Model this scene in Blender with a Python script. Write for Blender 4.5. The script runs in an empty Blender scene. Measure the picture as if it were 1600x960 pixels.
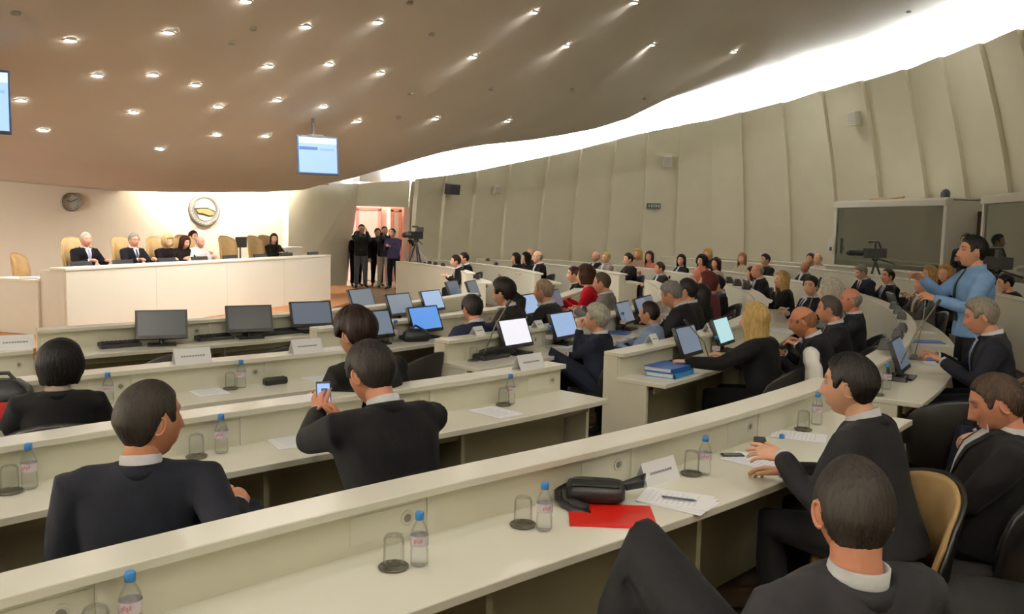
import bpy, bmesh, math, random
import numpy as np
from mathutils import Vector, Matrix, geometry
from mathutils.bvhtree import BVHTree
random.seed(7)
SC = bpy.context.scene
COL = SC.collection
PI = math.pi
# ------------------------------------------------------------------ camera, world, exposure
F_PX = 1320.0; PITCH = math.radians(5.6); ROLL = math.radians(1.2); CZ = 1.9
cam_d = bpy.data.cameras.new('camera'); cam = bpy.data.objects.new('camera', cam_d); COL.objects.link(cam)
cam_d.sensor_fit = 'HORIZONTAL'; cam_d.sensor_width = 36.0; cam_d.lens = F_PX / 1600.0 * 36.0
cam_d.clip_start = 0.05; cam_d.clip_end = 200
_f = Vector((0, math.cos(PITCH), -math.sin(PITCH))); _r = Vector((1, 0, 0)); _u = _r.cross(_f)
CR = math.cos(ROLL) * _r + math.sin(ROLL) * _u
CU = -math.sin(ROLL) * _r + math.cos(ROLL) * _u
CF = _f
M = Matrix.Identity(4)
for i in range(3):
    M[i][0] = CR[i]; M[i][1] = CU[i]; M[i][2] = -CF[i]
M[2][3] = CZ
cam.matrix_world = M
SC.camera = cam
SC.view_settings.view_transform = 'Standard'; SC.view_settings.look = 'None'
SC.view_settings.gamma = 1.0; SC.view_settings.use_curve_mapping = False
SC.view_settings.exposure = 0.12
w = bpy.data.worlds.new('world'); SC.world = w; w.use_nodes = True
w.node_tree.nodes['Background'].inputs[0].default_value = (1.0, .95, .88, 1)
w.node_tree.nodes['Background'].inputs[1].default_value = 0.05
LAMP_W = 105.0
COVE_E = 700.0
SC.cycles.use_denoising = True
SC.cycles.max_bounces = 8; SC.cycles.diffuse_bounces = 4; SC.cycles.glossy_bounces = 3
SC.cycles.transmission_bounces = 8; SC.cycles.transparent_max_bounces = 12
SC.cycles.caustics_reflective = False; SC.cycles.caustics_refractive = False
SC.cycles.sample_clamp_indirect = 4.0

CEN = Vector((-9.8, 15.17, 0))
ORD = 'first second third fourth fifth sixth seventh eighth ninth tenth eleventh twelfth thirteenth fourteenth fifteenth sixteenth seventeenth eighteenth nineteenth twentieth'.split()
ORD += ['twenty-' + o for o in ORD[:9]]
def ray(px, py):
    return CF + CR * ((px - 800) / F_PX) - CU * ((py - 480) / F_PX)
def at(px, py, z):
    d = ray(px, py); return Vector((0, 0, CZ)) + d * ((z - CZ) / d.z)
def atd(px, py, dist):
    d = ray(px, py); return Vector((0, 0, CZ)) + d * (dist / d.y)
def proj(p):
    d = Vector(p) - Vector((0, 0, CZ)); q = d.dot(CF)
    return 800 + F_PX * d.dot(CR) / q, 480 - F_PX * d.dot(CU) / q
def pol(R, deg, z=0.0):
    a = math.radians(deg); return Vector((CEN.x + R * math.cos(a), CEN.y + R * math.sin(a), z))
def to_pol(p):
    return math.hypot(p.x - CEN.x, p.y - CEN.y), math.degrees(math.atan2(p.y - CEN.y, p.x - CEN.x))

# ------------------------------------------------------------------ materials
MATS = {}
def mat(name, col, rough=.5, metal=0, noise=0, nscale=20, bump=0, bscale=60, trans=0, emit=None, estr=1, sheen=0, ior=1.45, spec=.5, coat=0, stretch=None):
    if name in MATS: return MATS[name]
    m = bpy.data.materials.new(name); m.use_nodes = True
    nt = m.node_tree; b = nt.nodes['Principled BSDF']
    b.inputs['Base Color'].default_value = (*col, 1); b.inputs['Roughness'].default_value = rough
    b.inputs['Metallic'].default_value = metal; b.inputs['IOR'].default_value = ior
    b.inputs['Specular IOR Level'].default_value = spec
    if trans: b.inputs['Transmission Weight'].default_value = trans
    if coat: b.inputs['Coat Weight'].default_value = coat
    if sheen: b.inputs['Sheen Weight'].default_value = sheen; b.inputs['Sheen Roughness'].default_value = .5
    if emit: b.inputs['Emission Color'].default_value = (*emit, 1); b.inputs['Emission Strength'].default_value = estr
    tc = None
    if noise or bump:
        tc = nt.nodes.new('ShaderNodeTexCoord'); mp = nt.nodes.new('ShaderNodeMapping')
        if stretch: mp.inputs['Scale'].default_value = stretch
        nt.links.new(tc.outputs['Object'], mp.inputs['Vector'])
    if noise:
        n = nt.nodes.new('ShaderNodeTexNoise'); n.inputs['Scale'].default_value = nscale; n.inputs['Detail'].default_value = 5
        nt.links.new(mp.outputs[0], n.inputs['Vector'])
        r = nt.nodes.new('ShaderNodeValToRGB')
        r.color_ramp.elements[0].position = .3; r.color_ramp.elements[1].position = .7
        r.color_ramp.elements[0].color = (*[max(0, c * (1 - noise)) for c in col], 1)
        r.color_ramp.elements[1].color = (*[min(1, c * (1 + noise)) for c in col], 1)
        nt.links.new(n.outputs['Fac'], r.inputs['Fac']); nt.links.new(r.outputs['Color'], b.inputs['Base Color'])
    if bump:
        n = nt.nodes.new('ShaderNodeTexNoise'); n.inputs['Scale'].default_value = bscale; n.inputs['Detail'].default_value = 4
        nt.links.new(mp.outputs[0], n.inputs['Vector'])
        bp = nt.nodes.new('ShaderNodeBump'); bp.inputs['Strength'].default_value = bump; bp.inputs['Distance'].default_value = .01
        nt.links.new(n.outputs['Fac'], bp.inputs['Height']); nt.links.new(bp.outputs['Normal'], b.inputs['Normal'])
    MATS[name] = m
    return m
def srgb(r, g, b):
    f = lambda c: (c / 255 / 12.92) if c / 255 <= .04045 else ((c / 255 + .055) / 1.055) ** 2.4
    return (f(r), f(g), f(b))
M_DESK = mat('cream_laminate', srgb(232, 231, 216), .22, noise=.02, nscale=3)
M_DESKP = mat('cream_panel', srgb(226, 224, 206), .45, noise=.03, nscale=2)
M_MOD = mat('grey_olive_panel', srgb(150, 146, 122), .5, noise=.05, nscale=4)
M_WALL = mat('wall_cream_paint', srgb(226, 222, 200), .75, noise=.03, nscale=1.5, bump=.05, bscale=40)
M_WALLB = mat('wall_warm_white', srgb(226, 216, 198), .75, noise=.02, nscale=1.5)
M_CEIL = mat('ceiling_plaster', srgb(224, 219, 208), .9, noise=.03, nscale=.8, bump=.06, bscale=30)
M_CARPET = mat('brown_carpet', srgb(118, 100, 84), .95, noise=.18, nscale=9, bump=.4, bscale=300, spec=.1)
M_BLACK = mat('black_plastic', srgb(24, 24, 26), .4)
M_DGREY = mat('dark_grey_plastic', srgb(48, 49, 52), .45)
M_CHROME = mat('brushed_steel', (.6, .6, .6), .3, metal=1)
M_WHITE = mat('white_plastic', srgb(235, 235, 230), .4)
M_PAPER = mat('white_paper', srgb(242, 243, 246), .8)
M_TUBE = mat('cove_tube_glow', (1, 1, 1), .5, emit=(.92, .96, 1.0), estr=COVE_E)
M_TUBE2 = mat('rear_fill_tube_glow', (1, 1, 1), .5, emit=(1.0, .97, .92), estr=COVE_E * 1.6)  # glow of unseen rear tubes, added to brighten the hall
M_TUBE3 = mat('left_fill_tube_glow', (1, 1, 1), .5, emit=(1.0, .97, .92), estr=COVE_E * 26)  # stronger glow of unseen left tubes, added to lift the low ceiling
M_BULB = mat('bulb_glow', (1, 1, 1), .5, emit=(1.0, .93, .82), estr=60)

def thin_glass(name, tint, refl=1.0):
    m = bpy.data.materials.new(name); m.use_nodes = True; nt = m.node_tree; nt.nodes.remove(nt.nodes['Principled BSDF'])
    out = nt.nodes['Material Output']; tr = nt.nodes.new('ShaderNodeBsdfTransparent'); tr.inputs[0].default_value = (*tint, 1)
    gl = nt.nodes.new('ShaderNodeBsdfGlossy'); gl.inputs['Roughness'].default_value = .12
    fr = nt.nodes.new('ShaderNodeFresnel'); fr.inputs['IOR'].default_value = 1.25
    mx = nt.nodes.new('ShaderNodeMixShader'); mu = nt.nodes.new('ShaderNodeMath'); mu.operation = 'MULTIPLY'; mu.inputs[1].default_value = .45; nt.links.new(fr.outputs[0], mu.inputs[0]); nt.links.new(mu.outputs[0], mx.inputs[0]); nt.links.new(tr.outputs[0], mx.inputs[1]); nt.links.new(gl.outputs[0], mx.inputs[2])
    nt.links.new(mx.outputs[0], out.inputs[0]); MATS[name] = m; return m
# ------------------------------------------------------------------ mesh helpers
class MB:
    def __init__(s): s.v = []; s.f = []; s.m = []
    def quad(s, a, b, c, d, m=0):
        i = len(s.v); s.v += [tuple(a), tuple(b), tuple(c), tuple(d)]; s.f.append((i, i+1, i+2, i+3)); s.m.append(m)
    def box(s, c, size, rot=None, m=0, taper=1.0):
        x, y, z = size[0] / 2, size[1] / 2, size[2] / 2; i = len(s.v)
        for sz in (-1, 1):
            t = taper if sz > 0 else 1
            for sx, sy in ((-1, -1), (1, -1), (1, 1), (-1, 1)):
                p = Vector((sx * x * t, sy * y * t, sz * z))
                if rot is not None: p = rot @ p
                s.v.append(tuple(p + Vector(c)))
        for f in ((3, 2, 1, 0), (4, 5, 6, 7), (0, 1, 5, 4), (1, 2, 6, 5), (2, 3, 7, 6), (3, 0, 4, 7)):
            s.f.append(tuple(i + k for k in f)); s.m.append(m)
        return s
    def loft(s, rings, closed=True, cap=True, m=0):
        i = len(s.v); n = len(rings[0])
        for r in rings: s.v += [tuple(p) for p in r]
        for a in range(len(rings) - 1):
            for k in range(n if closed else n - 1):
                k2 = (k + 1) % n
                s.f.append((i + a*n + k, i + a*n + k2, i + (a+1)*n + k2, i + (a+1)*n + k)); s.m.append(m)
        if cap and closed:
            s.f.append(tuple(i + k for k in range(n - 1, -1, -1))); s.m.append(m)
            j = i + (len(rings) - 1) * n; s.f.append(tuple(j + k for k in range(n))); s.m.append(m)
        return s
    def tube(s, pts, rad, n=8, m=0, flat=None, roundcap=True):
        pts = [Vector(p) for p in pts]
        if isinstance(rad, (int, float)): rad = [rad] * len(pts)
        rings = []; prev = None
        for k, p in enumerate(pts):
            t = (pts[min(k+1, len(pts)-1)] - pts[max(k-1, 0)])
            if t.length < 1e-9: t = Vector((0, 0, 1))
            t.normalize()
            if prev is None:
                a = Vector((1, 0, 0)) if abs(t.x) < .8 else Vector((0, 1, 0))
                u = (a - t * a.dot(t)).normalized()
            else:
                u = (prev - t * prev.dot(t)).normalized()
            prev = u; v = t.cross(u)
            fl = flat if flat else 1
            rings.append((p, u, v, t, rad[k]))
        out = []
        def ring(p, u, v, r): return [p + u * (r * math.cos(2*PI*q/n)) + v * (r * (flat or 1) * math.sin(2*PI*q/n)) for q in range(n)]
        if roundcap:
            p, u, v, t, r = rings[0]; out.append(ring(p - t * r * .75, u, v, r * .55))
        for p, u, v, t, r in rings: out.append(ring(p, u, v, r))
        if roundcap:
            p, u, v, t, r = rings[-1]; out.append(ring(p + t * r * .75, u, v, r * .55))
        return s.loft(out, m=m)
    def lathe(s, prof, c=(0, 0, 0), n=16, m=0, cap=True):
        c = Vector(c)
        rings = [[c + Vector((r * math.cos(2*PI*q/n), r * math.sin(2*PI*q/n), z)) for q in range(n)] for r, z in prof]
        return s.loft(rings, cap=cap, m=m)
    def ell(s, c, r, n=14, k=9, m=0, rot=None):
        c = Vector(c); rings = []
        for a in range(k + 1):
            ph = -PI/2 + PI * (a if 0 < a < k else (.08 if a == 0 else k - .08)) / k
            rg = []
            for q in range(n):
                p = Vector((r[0]*math.cos(ph)*math.cos(2*PI*q/n), r[1]*math.cos(ph)*math.sin(2*PI*q/n), r[2]*math.sin(ph)))
                if rot is not None: p = rot @ p
                rg.append(c + p)
            rings.append(rg)
        return s.loft(rings, m=m)
    def prism(s, poly, z0, z1, m=0):
        return s.loft([[Vector((p[0], p[1], z0)) for p in poly], [Vector((p[0], p[1], z1)) for p in poly]], m=m)
    def join(s, o, mtx=None, m=None):
        i = len(s.v)
        s.v += [tuple(mtx @ Vector(p)) for p in o.v] if mtx is not None else list(o.v)
        s.f += [tuple(i + k for k in f) for f in o.f]; s.m += [m if m is not None else q for q in o.m]
        return s
    def mesh(s, name, mats, smooth=False, recalc=False):
        me = bpy.data.meshes.new(name); me.from_pydata(s.v, [], s.f)
        for x in (mats if isinstance(mats, (list, tuple)) else [mats]): me.materials.append(x)
        if any(s.m): me.polygons.foreach_set('material_index', s.m)
        if recalc:
            bm = bmesh.new(); bm.from_mesh(me); bmesh.ops.recalc_face_normals(bm, faces=bm.faces); bm.to_mesh(me); bm.free()
        if smooth: me.polygons.foreach_set('use_smooth', [True] * len(me.polygons))
        me.update(); return me
    def build(s, name, mats, parent=None, smooth=False, recalc=True, bevel=0):
        o = bpy.data.objects.new(name, s.mesh(name, mats, smooth, recalc)); COL.objects.link(o)
        if parent: o.parent = parent
        if bevel:
            md = o.modifiers.new('bevel', 'BEVEL'); md.width = bevel; md.segments = 2; md.limit_method = 'ANGLE'
        return o
def link(name, me, parent=None):
    o = bpy.data.objects.new(name, me); COL.objects.link(o)
    if parent: o.parent = parent
    return o
def thing(name, label, cat, loc=(0, 0, 0), rz=0, group=None):
    o = bpy.data.objects.new(name, None); COL.objects.link(o); o.empty_display_size = .1
    o.location = loc; o.rotation_euler = (0, 0, rz); o['label'] = label; o['category'] = cat
    if group: o['group'] = group
    return o
def tag(o, label, cat, group=None):
    o['label'] = label; o['category'] = cat
    if group: o['group'] = group
    return o
def struct(o):
    o['kind'] = 'structure'; return o
def smooth_angle(o, deg=40):
    me = o.data
    me.polygons.foreach_set('use_smooth', [True] * len(me.polygons))
    try: me.set_sharp_from_angle(angle=math.radians(deg))
    except Exception: pass
    return o
def copy_tree(o, parent=None):
    c = o.copy(); COL.objects.link(c)
    if parent: c.parent = parent
    for ch in o.children: copy_tree(ch, c)
    return c

# ------------------------------------------------------------------ structure: floor, walls, ceiling
fl = MB(); fl.box((0, 10, -.1), (44, 54, .2)); struct(fl.build('floor', M_CARPET))
WT = lambda t, off=0: Vector((-10.3 + .708 * t + .706 * off, 16.95 + .706 * t - .708 * off, 0))   # rostrum wall line, off = towards the hall
# dais the rostrum stands on: rounded right end
dp = [WT(-9), WT(-9, 5.9), WT(-4.6, 5.9)]
fr0 = at(106, 527, .15); 
edge = [at(20, 545, .15), at(140, 541, .15), at(300, 507, .15), at(450, 492, .15), at(510, 483, .15), at(545, 473, .15), at(562, 462, .15), at(556, 452, .15), at(540, 446, .15)]
poly = [WT(-9, -.5), WT(-9, 5)] + edge + [WT(6.6, -.5)]
db = MB(); db.prism([(p.x, p.y) for p in poly], 0, .15)
M_DAIS = mat('dais_carpet', srgb(156, 112, 78), .9, noise=.1, nscale=6, bump=.2, bscale=200, spec=.15)
struct(db.build('trim_1', M_DAIS))

# right wall: base plan (pixel columns just fix the plan), leaning inward, cut into panels
WALL_BASE = [(-3.15, 25.2), (-1.9, 26.2), (-.2, 27.3), (2, 28.3), (4.5, 28.6), (7, 28.0), (9.3, 26.3), (11.0, 23.8), (12.2, 21), (12.9, 17.8), (13.2, 14.5), (13.0, 11), (12.6, 8)]
def spline(P, n):
    P = [Vector((*p, 0)) for p in P]; out = []
    for i in range(len(P) - 1):
        p0 = P[max(i-1, 0)]; p1 = P[i]; p2 = P[i+1]; p3 = P[min(i+2, len(P)-1)]
        for k in range(n):
            t = k / n
            out.append(.5 * ((2*p1) + (p2-p0)*t + (2*p0-5*p1+4*p2-p3)*t*t + (3*p1-p0-3*p2+p3)*t**3))
    out.append(P[-1]); return out
WB = spline(WALL_BASE, 24)
TOPPX = [(450, 292), (560, 287), (640, 281), (730, 270), (889, 237), (994, 210), (1111, 187), (1231, 159), (1285, 143), (1411, 111), (1534, 69), (1600, 45), (1750, -25), (2100, -180), (3500, -700)]
def top_y(px): return float(np.interp(px, [a for a, b in TOPPX], [b for a, b in TOPPX]))
def wall_pt(i):
    p = WB[i]; q = WB[min(i+1, len(WB)-1)] - WB[max(i-1, 0)]
    n = Vector((q.y, -q.x, 0)).normalized()           # towards the hall
    if n.dot(Vector((0, 12, 0)) - p) < 0: n = -n
    lo, hi = 1.0, 9.0
    for _ in range(40):
        h = (lo + hi) / 2; T = p + n * lean(h, i) + Vector((0, 0, h)); x, y = proj(T)
        if y > top_y(x): lo = h
        else: hi = h
    return p, n, min(h, 6.9)
def lean(h, i):
    k = .10 + .16 * min(1, i / len(WB) * 1.6)
    return k * h
def lean_at(z, h, i): return lean(h, i) * (z / h) ** 1.7
# seams at the foot of the wall, read as columns
SEAMS = [640, 684, 730, 782, 836, 890, 945, 1000, 1054, 1110, 1168, 1238, 1314, 1386, 1460, 1530, 1595, 1665, 1740, 1830, 1950, 2150]
cols = [proj(p + Vector((0, 0, 1.2)))[0] for p in WB]
idx = [min(range(len(WB)), key=lambda i: abs(cols[i] - s)) for s in SEAMS]
wall_r = struct(link('wall_right', bpy.data.meshes.new('wall_right')))
bk = MB(); TOPS = []
for i in range(0, len(WB), 4):
    p, n, h = wall_pt(i); TOPS.append((p, n, h, i))
r = []
for p, n, h, i in TOPS:
    r.append([p - n * .12, p + n * (lean(h, i) * .35 - .12) + Vector((0, 0, h * .54)), p + n * (lean(h, i) - .14) + Vector((0, 0, h - .05))])
bk.loft(r, closed=False, cap=False)
me = bk.mesh('wall_right', M_WALL); wall_r.data = me
for a, b in zip(idx[:-1], idx[1:]):
    if b <= a: continue
    mb = MB(); rings = []
    ks = [a + (b - a) * q / 4 for q in range(5)]
    def P(kf, z_fr, off):
        i0 = int(kf); i1 = min(i0 + 1, len(WB) - 1); f = kf - i0
        out = Vector()
        for i, wgt in ((i0, 1 - f), (i1, f)):
            p, n, h = wall_pt(i); z = h * z_fr
            out += (p + n * (lean_at(z, h, i) + off) + Vector((0, 0, z))) * wgt
        return out
    for zf in [0, .15, .3, .45, .6, .75, .9, 1.0]:
        front = [P(kf, zf, .015 + .15 * ((1 - q / 4) if cols[a] < 1110 else q / 4)) for q, kf in enumerate(ks)]
        back = [P(kf, zf, -.06) for kf in reversed(ks)]
        rings.append(front + back)
    mb.loft(rings)
    smooth_angle(mb.build('panel', M_WALL, wall_r), 25)
# cove tubes, one along each panel's top edge
COVE_L = []
for a, b in zip(idx[:-1], idx[1:]):
    if b <= a: continue
    pa, na, ha = wall_pt(a); pb, nb, hb = wall_pt(b)
    A = pa + na * (lean(ha, a) - .38) + Vector((0, 0, ha - .10)); B = pb + nb * (lean(hb, b) - .38) + Vector((0, 0, hb - .10))
    d = B - A; t = MB(); t.tube([A + d * .02, B - d * .02], .035, n=8)
    o = t.build('cove_light', M_TUBE); COVE_L.append(o)
    tag(o, 'white light tube behind the top of the %s wall rib from the doorway' % ORD[len(COVE_L) - 1], 'light', 'cove lights along the right wall')
# outer strip behind the tubes
ot = MB(); rr = []
CE = []; CI = []
for p, n, h, i in TOPS:
    q = p + n * (lean(h, i) - .75)
    rr.append([q + Vector((0, 0, h - .5)), q + Vector((0, 0, h + .80))]); CE.append((q, h + .76 - .22 * i / len(WB))); CI.append((q + n * 2.6, h + .84 - .42 * i / len(WB))); CI.append((q + n * 6.0, h + 1.15 - .35 * i / len(WB)))

# ---- rostrum wall, door wall
M_EM = M_WALLB
wb = MB()
a0 = WT(-12); a1 = WT(6.55)
nb_ = Vector((-.706, .708, 0)) * .2
wb.prism([(a0.x, a0.y), (a1.x, a1.y), (a1.x + nb_.x, a1.y + nb_.y), (a0.x + nb_.x, a0.y + nb_.y)], 0, 4.3)
struct(wb.build('wall_back', M_EM))
# panel wall between the rostrum wall and the door, slanted edges
D_L = at(541, 447, 0); D_R = Vector((-3.15, 25.2, 0))
wd = MB()
L0 = WT(6.38, .12)
def col_pt(base, px, py):            # point above the base's own distance seen at this row
    d = ray(px, py); return Vector((0, 0, CZ)) + d * (base.y / d.y)
L1 = col_pt(L0, 451, 291); R1_ = col_pt(D_L, 557, 322); R2_ = col_pt(D_L, 560, 287)
D_L2 = D_L
nn = (D_L - L0).cross(Vector((0, 0, 1))).normalized() * -.18
ring = lambda o: [L0 + o, D_L + o, R1_ + o, R2_ + o, L1 + o]
wd.loft([ring(Vector()), ring(nn)]); struct(wd.build('wall_side', M_WALL))
# lintel over the door up to the cove
jr = Vector((-3.15, 25.2, 0)); jt = col_pt(jr, 638, 324); jT = col_pt(jr, 641, 281)
ld = MB(); o = Vector((0, .2, 0))
e_ = Vector((.7, .25, 0))
ld.loft([[R1_, jt, jT, R2_], [R1_ + o, jt + o, jT + o, R2_ + o]]); ld.loft([[jt + o, jt + e_, jT + e_, jT + o], [jt + o * 2, jt + e_ + o, jT + e_ + o, jT + o * 2]]); struct(ld.build('trim_3', M_WALL))
# cove behind lintel and side wall
for A, B, wh in ((R2_, jT, 'over the doorway lintel'), (L1, R2_, 'over the slanted panel left of the doorway')):
    d = B - A; nrm = Vector((d.y, -d.x, 0)).normalized()
    if nrm.y < 0: nrm = -nrm
    t = MB(); t.tube([A + d * .05 + nrm * .35 - Vector((0, 0, .08)), B - d * .05 + nrm * .35 - Vector((0, 0, .08))], .035)
    tag(t.build('cove_light', M_TUBE), 'white light tube hidden ' + wh, 'light', 'cove lights above the doorway')
# corridor beyond the door
M_PINK = mat('corridor_pink_wall', srgb(238, 206, 190), .7); M_DWOOD = mat('door_frame_redbrown', srgb(158, 98, 76), .5, noise=.1, nscale=8)
M_DOOR = mat('grey_door', srgb(150, 136, 118), .5, noise=.04, nscale=5)
cb = MB()
c0 = D_L + Vector((-.4, 2.3, 0)); c1 = jr + Vector((.12, 2.3, 0))
cb.prism([(c0.x, c0.y), (c1.x, c1.y), (c1.x, c1.y + .1), (c0.x, c0.y + .1)], 0, 3.0)
cb.prism([(c0.x, c0.y), (c0.x - .1, c0.y), (c0.x - .1, D_L.y + .3), (c0.x, D_L.y + .3)], 0, 3.0)
cb.prism([(c1.x, c1.y), (c1.x + .1, c1.y), (c1.x + .1, jr.y + .3), (c1.x, jr.y + .3)], 0, 3.0)
cb.prism([(c0.x, c0.y), (c1.x, c1.y), (c1.x, jr.y + .2), (c0.x, D_L.y + .2)], 2.95, 3.05)
struct(cb.build('wall_corridor', M_PINK))
def corridor_door(px0, px1, pyt, name):
    x0 = (px0 - 800) / F_PX * 27.0; x1 = (px1 - 800) / F_PX * 27.0; y = c0.y - .06
    zt = 1.9 + (347 - pyt) / F_PX * 27.0
    f = MB()
    for X in (x0, x1): f.box((X, y, zt / 2), (.1, .1, zt))
    f.box(((x0 + x1) / 2, y, zt), (x1 - x0 + .1, .1, .1))
    fo = struct(f.build(name, M_DWOOD))
    l = MB(); l.box(((x0 + x1) / 2, y, zt / 2), (x1 - x0 - .1, .05, zt - .06)); l.build('door_leaf', M_DOOR, fo)
    h = MB(); h.box((x1 - .13, y - .05, 1.05), (.12, .03, .03)); h.build('handle', M_CHROME, fo)
corridor_door(558, 592, 328, 'door_1'); corridor_door(612, 624, 329, 'door_2')
jb = MB()
jb.loft([[jr + Vector((-.12, -.03, 0)), jr + Vector((.05, -.03, 0)), jr + Vector((.05, .3, 0)), jr + Vector((-.12, .3, 0))],
         [jt + Vector((-.12, -.03, 0)), jt + Vector((.05, -.03, 0)), jt + Vector((.05, .3, 0)), jt + Vector((-.12, .3, 0))]])
struct(jb.build('trim_4', M_PINK))
cl_ = bpy.data.lights.new('corridor_lamp', 'AREA'); cl_.energy = 45; cl_.size = 1.2; cl_.color = (1, .86, .76)
lamp = thing('corridor_lamp', 'ceiling lamp of the corridor behind the doorway', 'light', ((c0.x + c1.x) / 2, c0.y - 1.1, 2.9))
q = MB(); q.box((0, 0, .02), (1.2, .3, .03)); q.build('diffuser', mat('lamp_glow', (1, 1, 1), .5, emit=(1, .88, .78), estr=3), lamp)
lo = bpy.data.objects.new('corridor_glow', cl_); COL.objects.link(lo); lo.parent = lamp; lo.location = (0, 0, -.02)
rr = [[Vector((p.x, p.y, p.z - .6)), Vector((p.x, p.y, p.z + 1.2))] for p in (L1 + Vector((-.5, .2, 0)), L1 + Vector((0, .75, 0)), R2_ + Vector((-.1, .75, 0)))] + rr
ot.loft(rr, closed=False, cap=False); struct(ot.build('trim_2', M_CEIL))
# left and rear walls close the hall
rw = MB(); e0 = WB[-1]; a0 = WT(-12)
rw.prism([(e0.x, e0.y), (e0.x - 1, -4), (e0.x - .8, -4), (e0.x + .2, e0.y)], 0, 8)
rw.prism([(e0.x - 1, -4), (-14, -4), (-14, -4.2), (e0.x - 1, -4.2)], 0, 8)
struct(rw.build('wall_rear', M_WALL))
lw = MB(); lw.prism([(-14, -4), (a0.x, a0.y), (a0.x - .2, a0.y), (-14.2, -4)], 0, 6); struct(lw.build('wall_left', M_WALLB))
# unseen fill tubes added on left and rear walls to brighten the ceiling
for A, B, wh in ((Vector((-13.7, -3.7, 3.2)), Vector((11.3, -3.7, 5.4)), 'rear'), (Vector((-15.2, 8, 2.0)), Vector((-13.8, -3.6, 3.0)), 'left'), (Vector((12.0, -3.6, 5.3)), Vector((12.55, 7.2, 5.6)), 'right rear')):
    d = (B - A); n_ = Vector((0, 6, 0)) - (A + B) / 2; n_.z = 0; n_ -= d * (n_.dot(d) / d.dot(d)); n_.z = 0; n_.normalize()
    lp = MB(); lp.loft([[q + n_ * .35 + Vector((0, 0, .24)), q + n_ * .35 + Vector((0, 0, -.06)), q + n_ * -.3 + Vector((0, 0, -.06)), q + n_ * -.3, q + n_ * .30, q + n_ * .30 + Vector((0, 0, .24))] for q in (A, B)])
    struct(lp.build('trim_7', M_WALL))  # unseen lip, added so the fill tubes shine upward only
    nT = max(2, int(d.length / 2.4))
    for k in range(nT):
        t = MB(); t.tube([A + d * ((k + .03) / nT) + Vector((0, 0, .05)), A + d * ((k + .97) / nT) + Vector((0, 0, .05))], .035)
        tag(t.build('cove_light', M_TUBE3 if wh == 'left' else M_TUBE2), '%s added white fill tube behind the lip' % ORD[k] + ' of the %s wall, out of frame' % wh, 'light', 'added fill lights of the %s wall' % wh)
# ---- ceiling shell: thin-plate surface through heights on its boundary
CP = []
def wz(px, py, t):       # rostrum wall height seen at a pixel row
    p = WT(t); return 1.9 + (334 + .0208 * px - py) / F_PX * p.y
for t, z in ((-12, 3.1), (-8, 2.95), (-4, 2.75), (0, 2.57), (1.5, 2.48), (2.8, 2.44), (4, 2.47), (5.3, 2.53), (6.5, 2.62)):
    p = WT(t, .7 if t > 2.5 else 0); CP.append((p.x, p.y, z))
for q, z in CI[::4] + CI[1::6]: CP.append((q.x, q.y, z))
for q, z in CE[::2]: CP.append((q.x, q.y, z))
CP += [(R2_.x - .1, R2_.y + .75, R2_.z + .85), (L1.x, L1.y + .7, L1.z + .8)]
CP += [(-14, -4, 4.6), (-4, -4, 6.6), (4, -4, 7.4), (11.6, -4, 7.6), (-13.5, 3, 3.7)]
for px, d, z in ((520, 22.5, 3.45), (480, 19, 3.1), (540, 18, 3.35)):
    q = atd(px, 300, d); CP.append((q.x, q.y, z))
CP = np.array(CP)
def _U(r2): return np.where(r2 > 1e-9, .5 * r2 * np.log(np.maximum(r2, 1e-9)), 0)
_n = len(CP); K = _U(((CP[:, None, :2] - CP[None, :, :2]) ** 2).sum(-1)) + np.eye(_n) * .10
Pm = np.c_[np.ones(_n), CP[:, :2]]
_A = np.block([[K, Pm], [Pm.T, np.zeros((3, 3))]])
_sol = np.linalg.solve(_A, np.r_[CP[:, 2], 0, 0, 0])
def ceil_z(x, y):
    u = _U((CP[:, 0] - x) ** 2 + (CP[:, 1] - y) ** 2)
    return float(u @ _sol[:_n] + _sol[_n] + _sol[_n+1] * x + _sol[_n+2] * y)
bnd = [WT(-12), WT(-6), WT(-2), WT(1.6), WT(2.4), WT(3.0, .7), WT(5, .7), WT(6.7, .7), Vector((L1.x, L1.y + .75, 0)), Vector((R2_.x - .1, R2_.y + .75, 0))]
bnd += [q for q, z in CE] + [Vector((e0.x - .5, -4, 0)), Vector((-14, -4, 0))]
vs = [Vector((p.x, p.y)) for p in bnd]; nB = len(vs)
g = []
for gx in np.arange(-14, 14, .9):
    for gy in np.arange(-4, 30, .9): g.append(Vector((gx, gy)))
res = geometry.delaunay_2d_cdt(vs + g, [(i, (i + 1) % nB) for i in range(nB)], [], 1, 1e-4)
cm = MB(); cm.v = [(p.x, p.y, ceil_z(p.x, p.y)) for p in res[0]]
cm.f = [tuple(f) for f in res[2]]; cm.m = [0] * len(cm.f)
ceil_o = struct(cm.build('ceiling', M_CEIL, smooth=True))
md = ceil_o.modifiers.new('thick', 'SOLIDIFY'); md.thickness = .06; md.offset = 1
for pl in ceil_o.data.polygons:
    pass
ceil_bvh = BVHTree.FromPolygons([Vector(v) for v in cm.v], cm.f)
def ceil_hit(px, py):
    d = ray(px, py).normalized(); loc, nrm, i, dist = ceil_bvh.ray_cast(Vector((0, 0, CZ)), d)
    return (loc, nrm) if loc is not None else (None, None)
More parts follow.
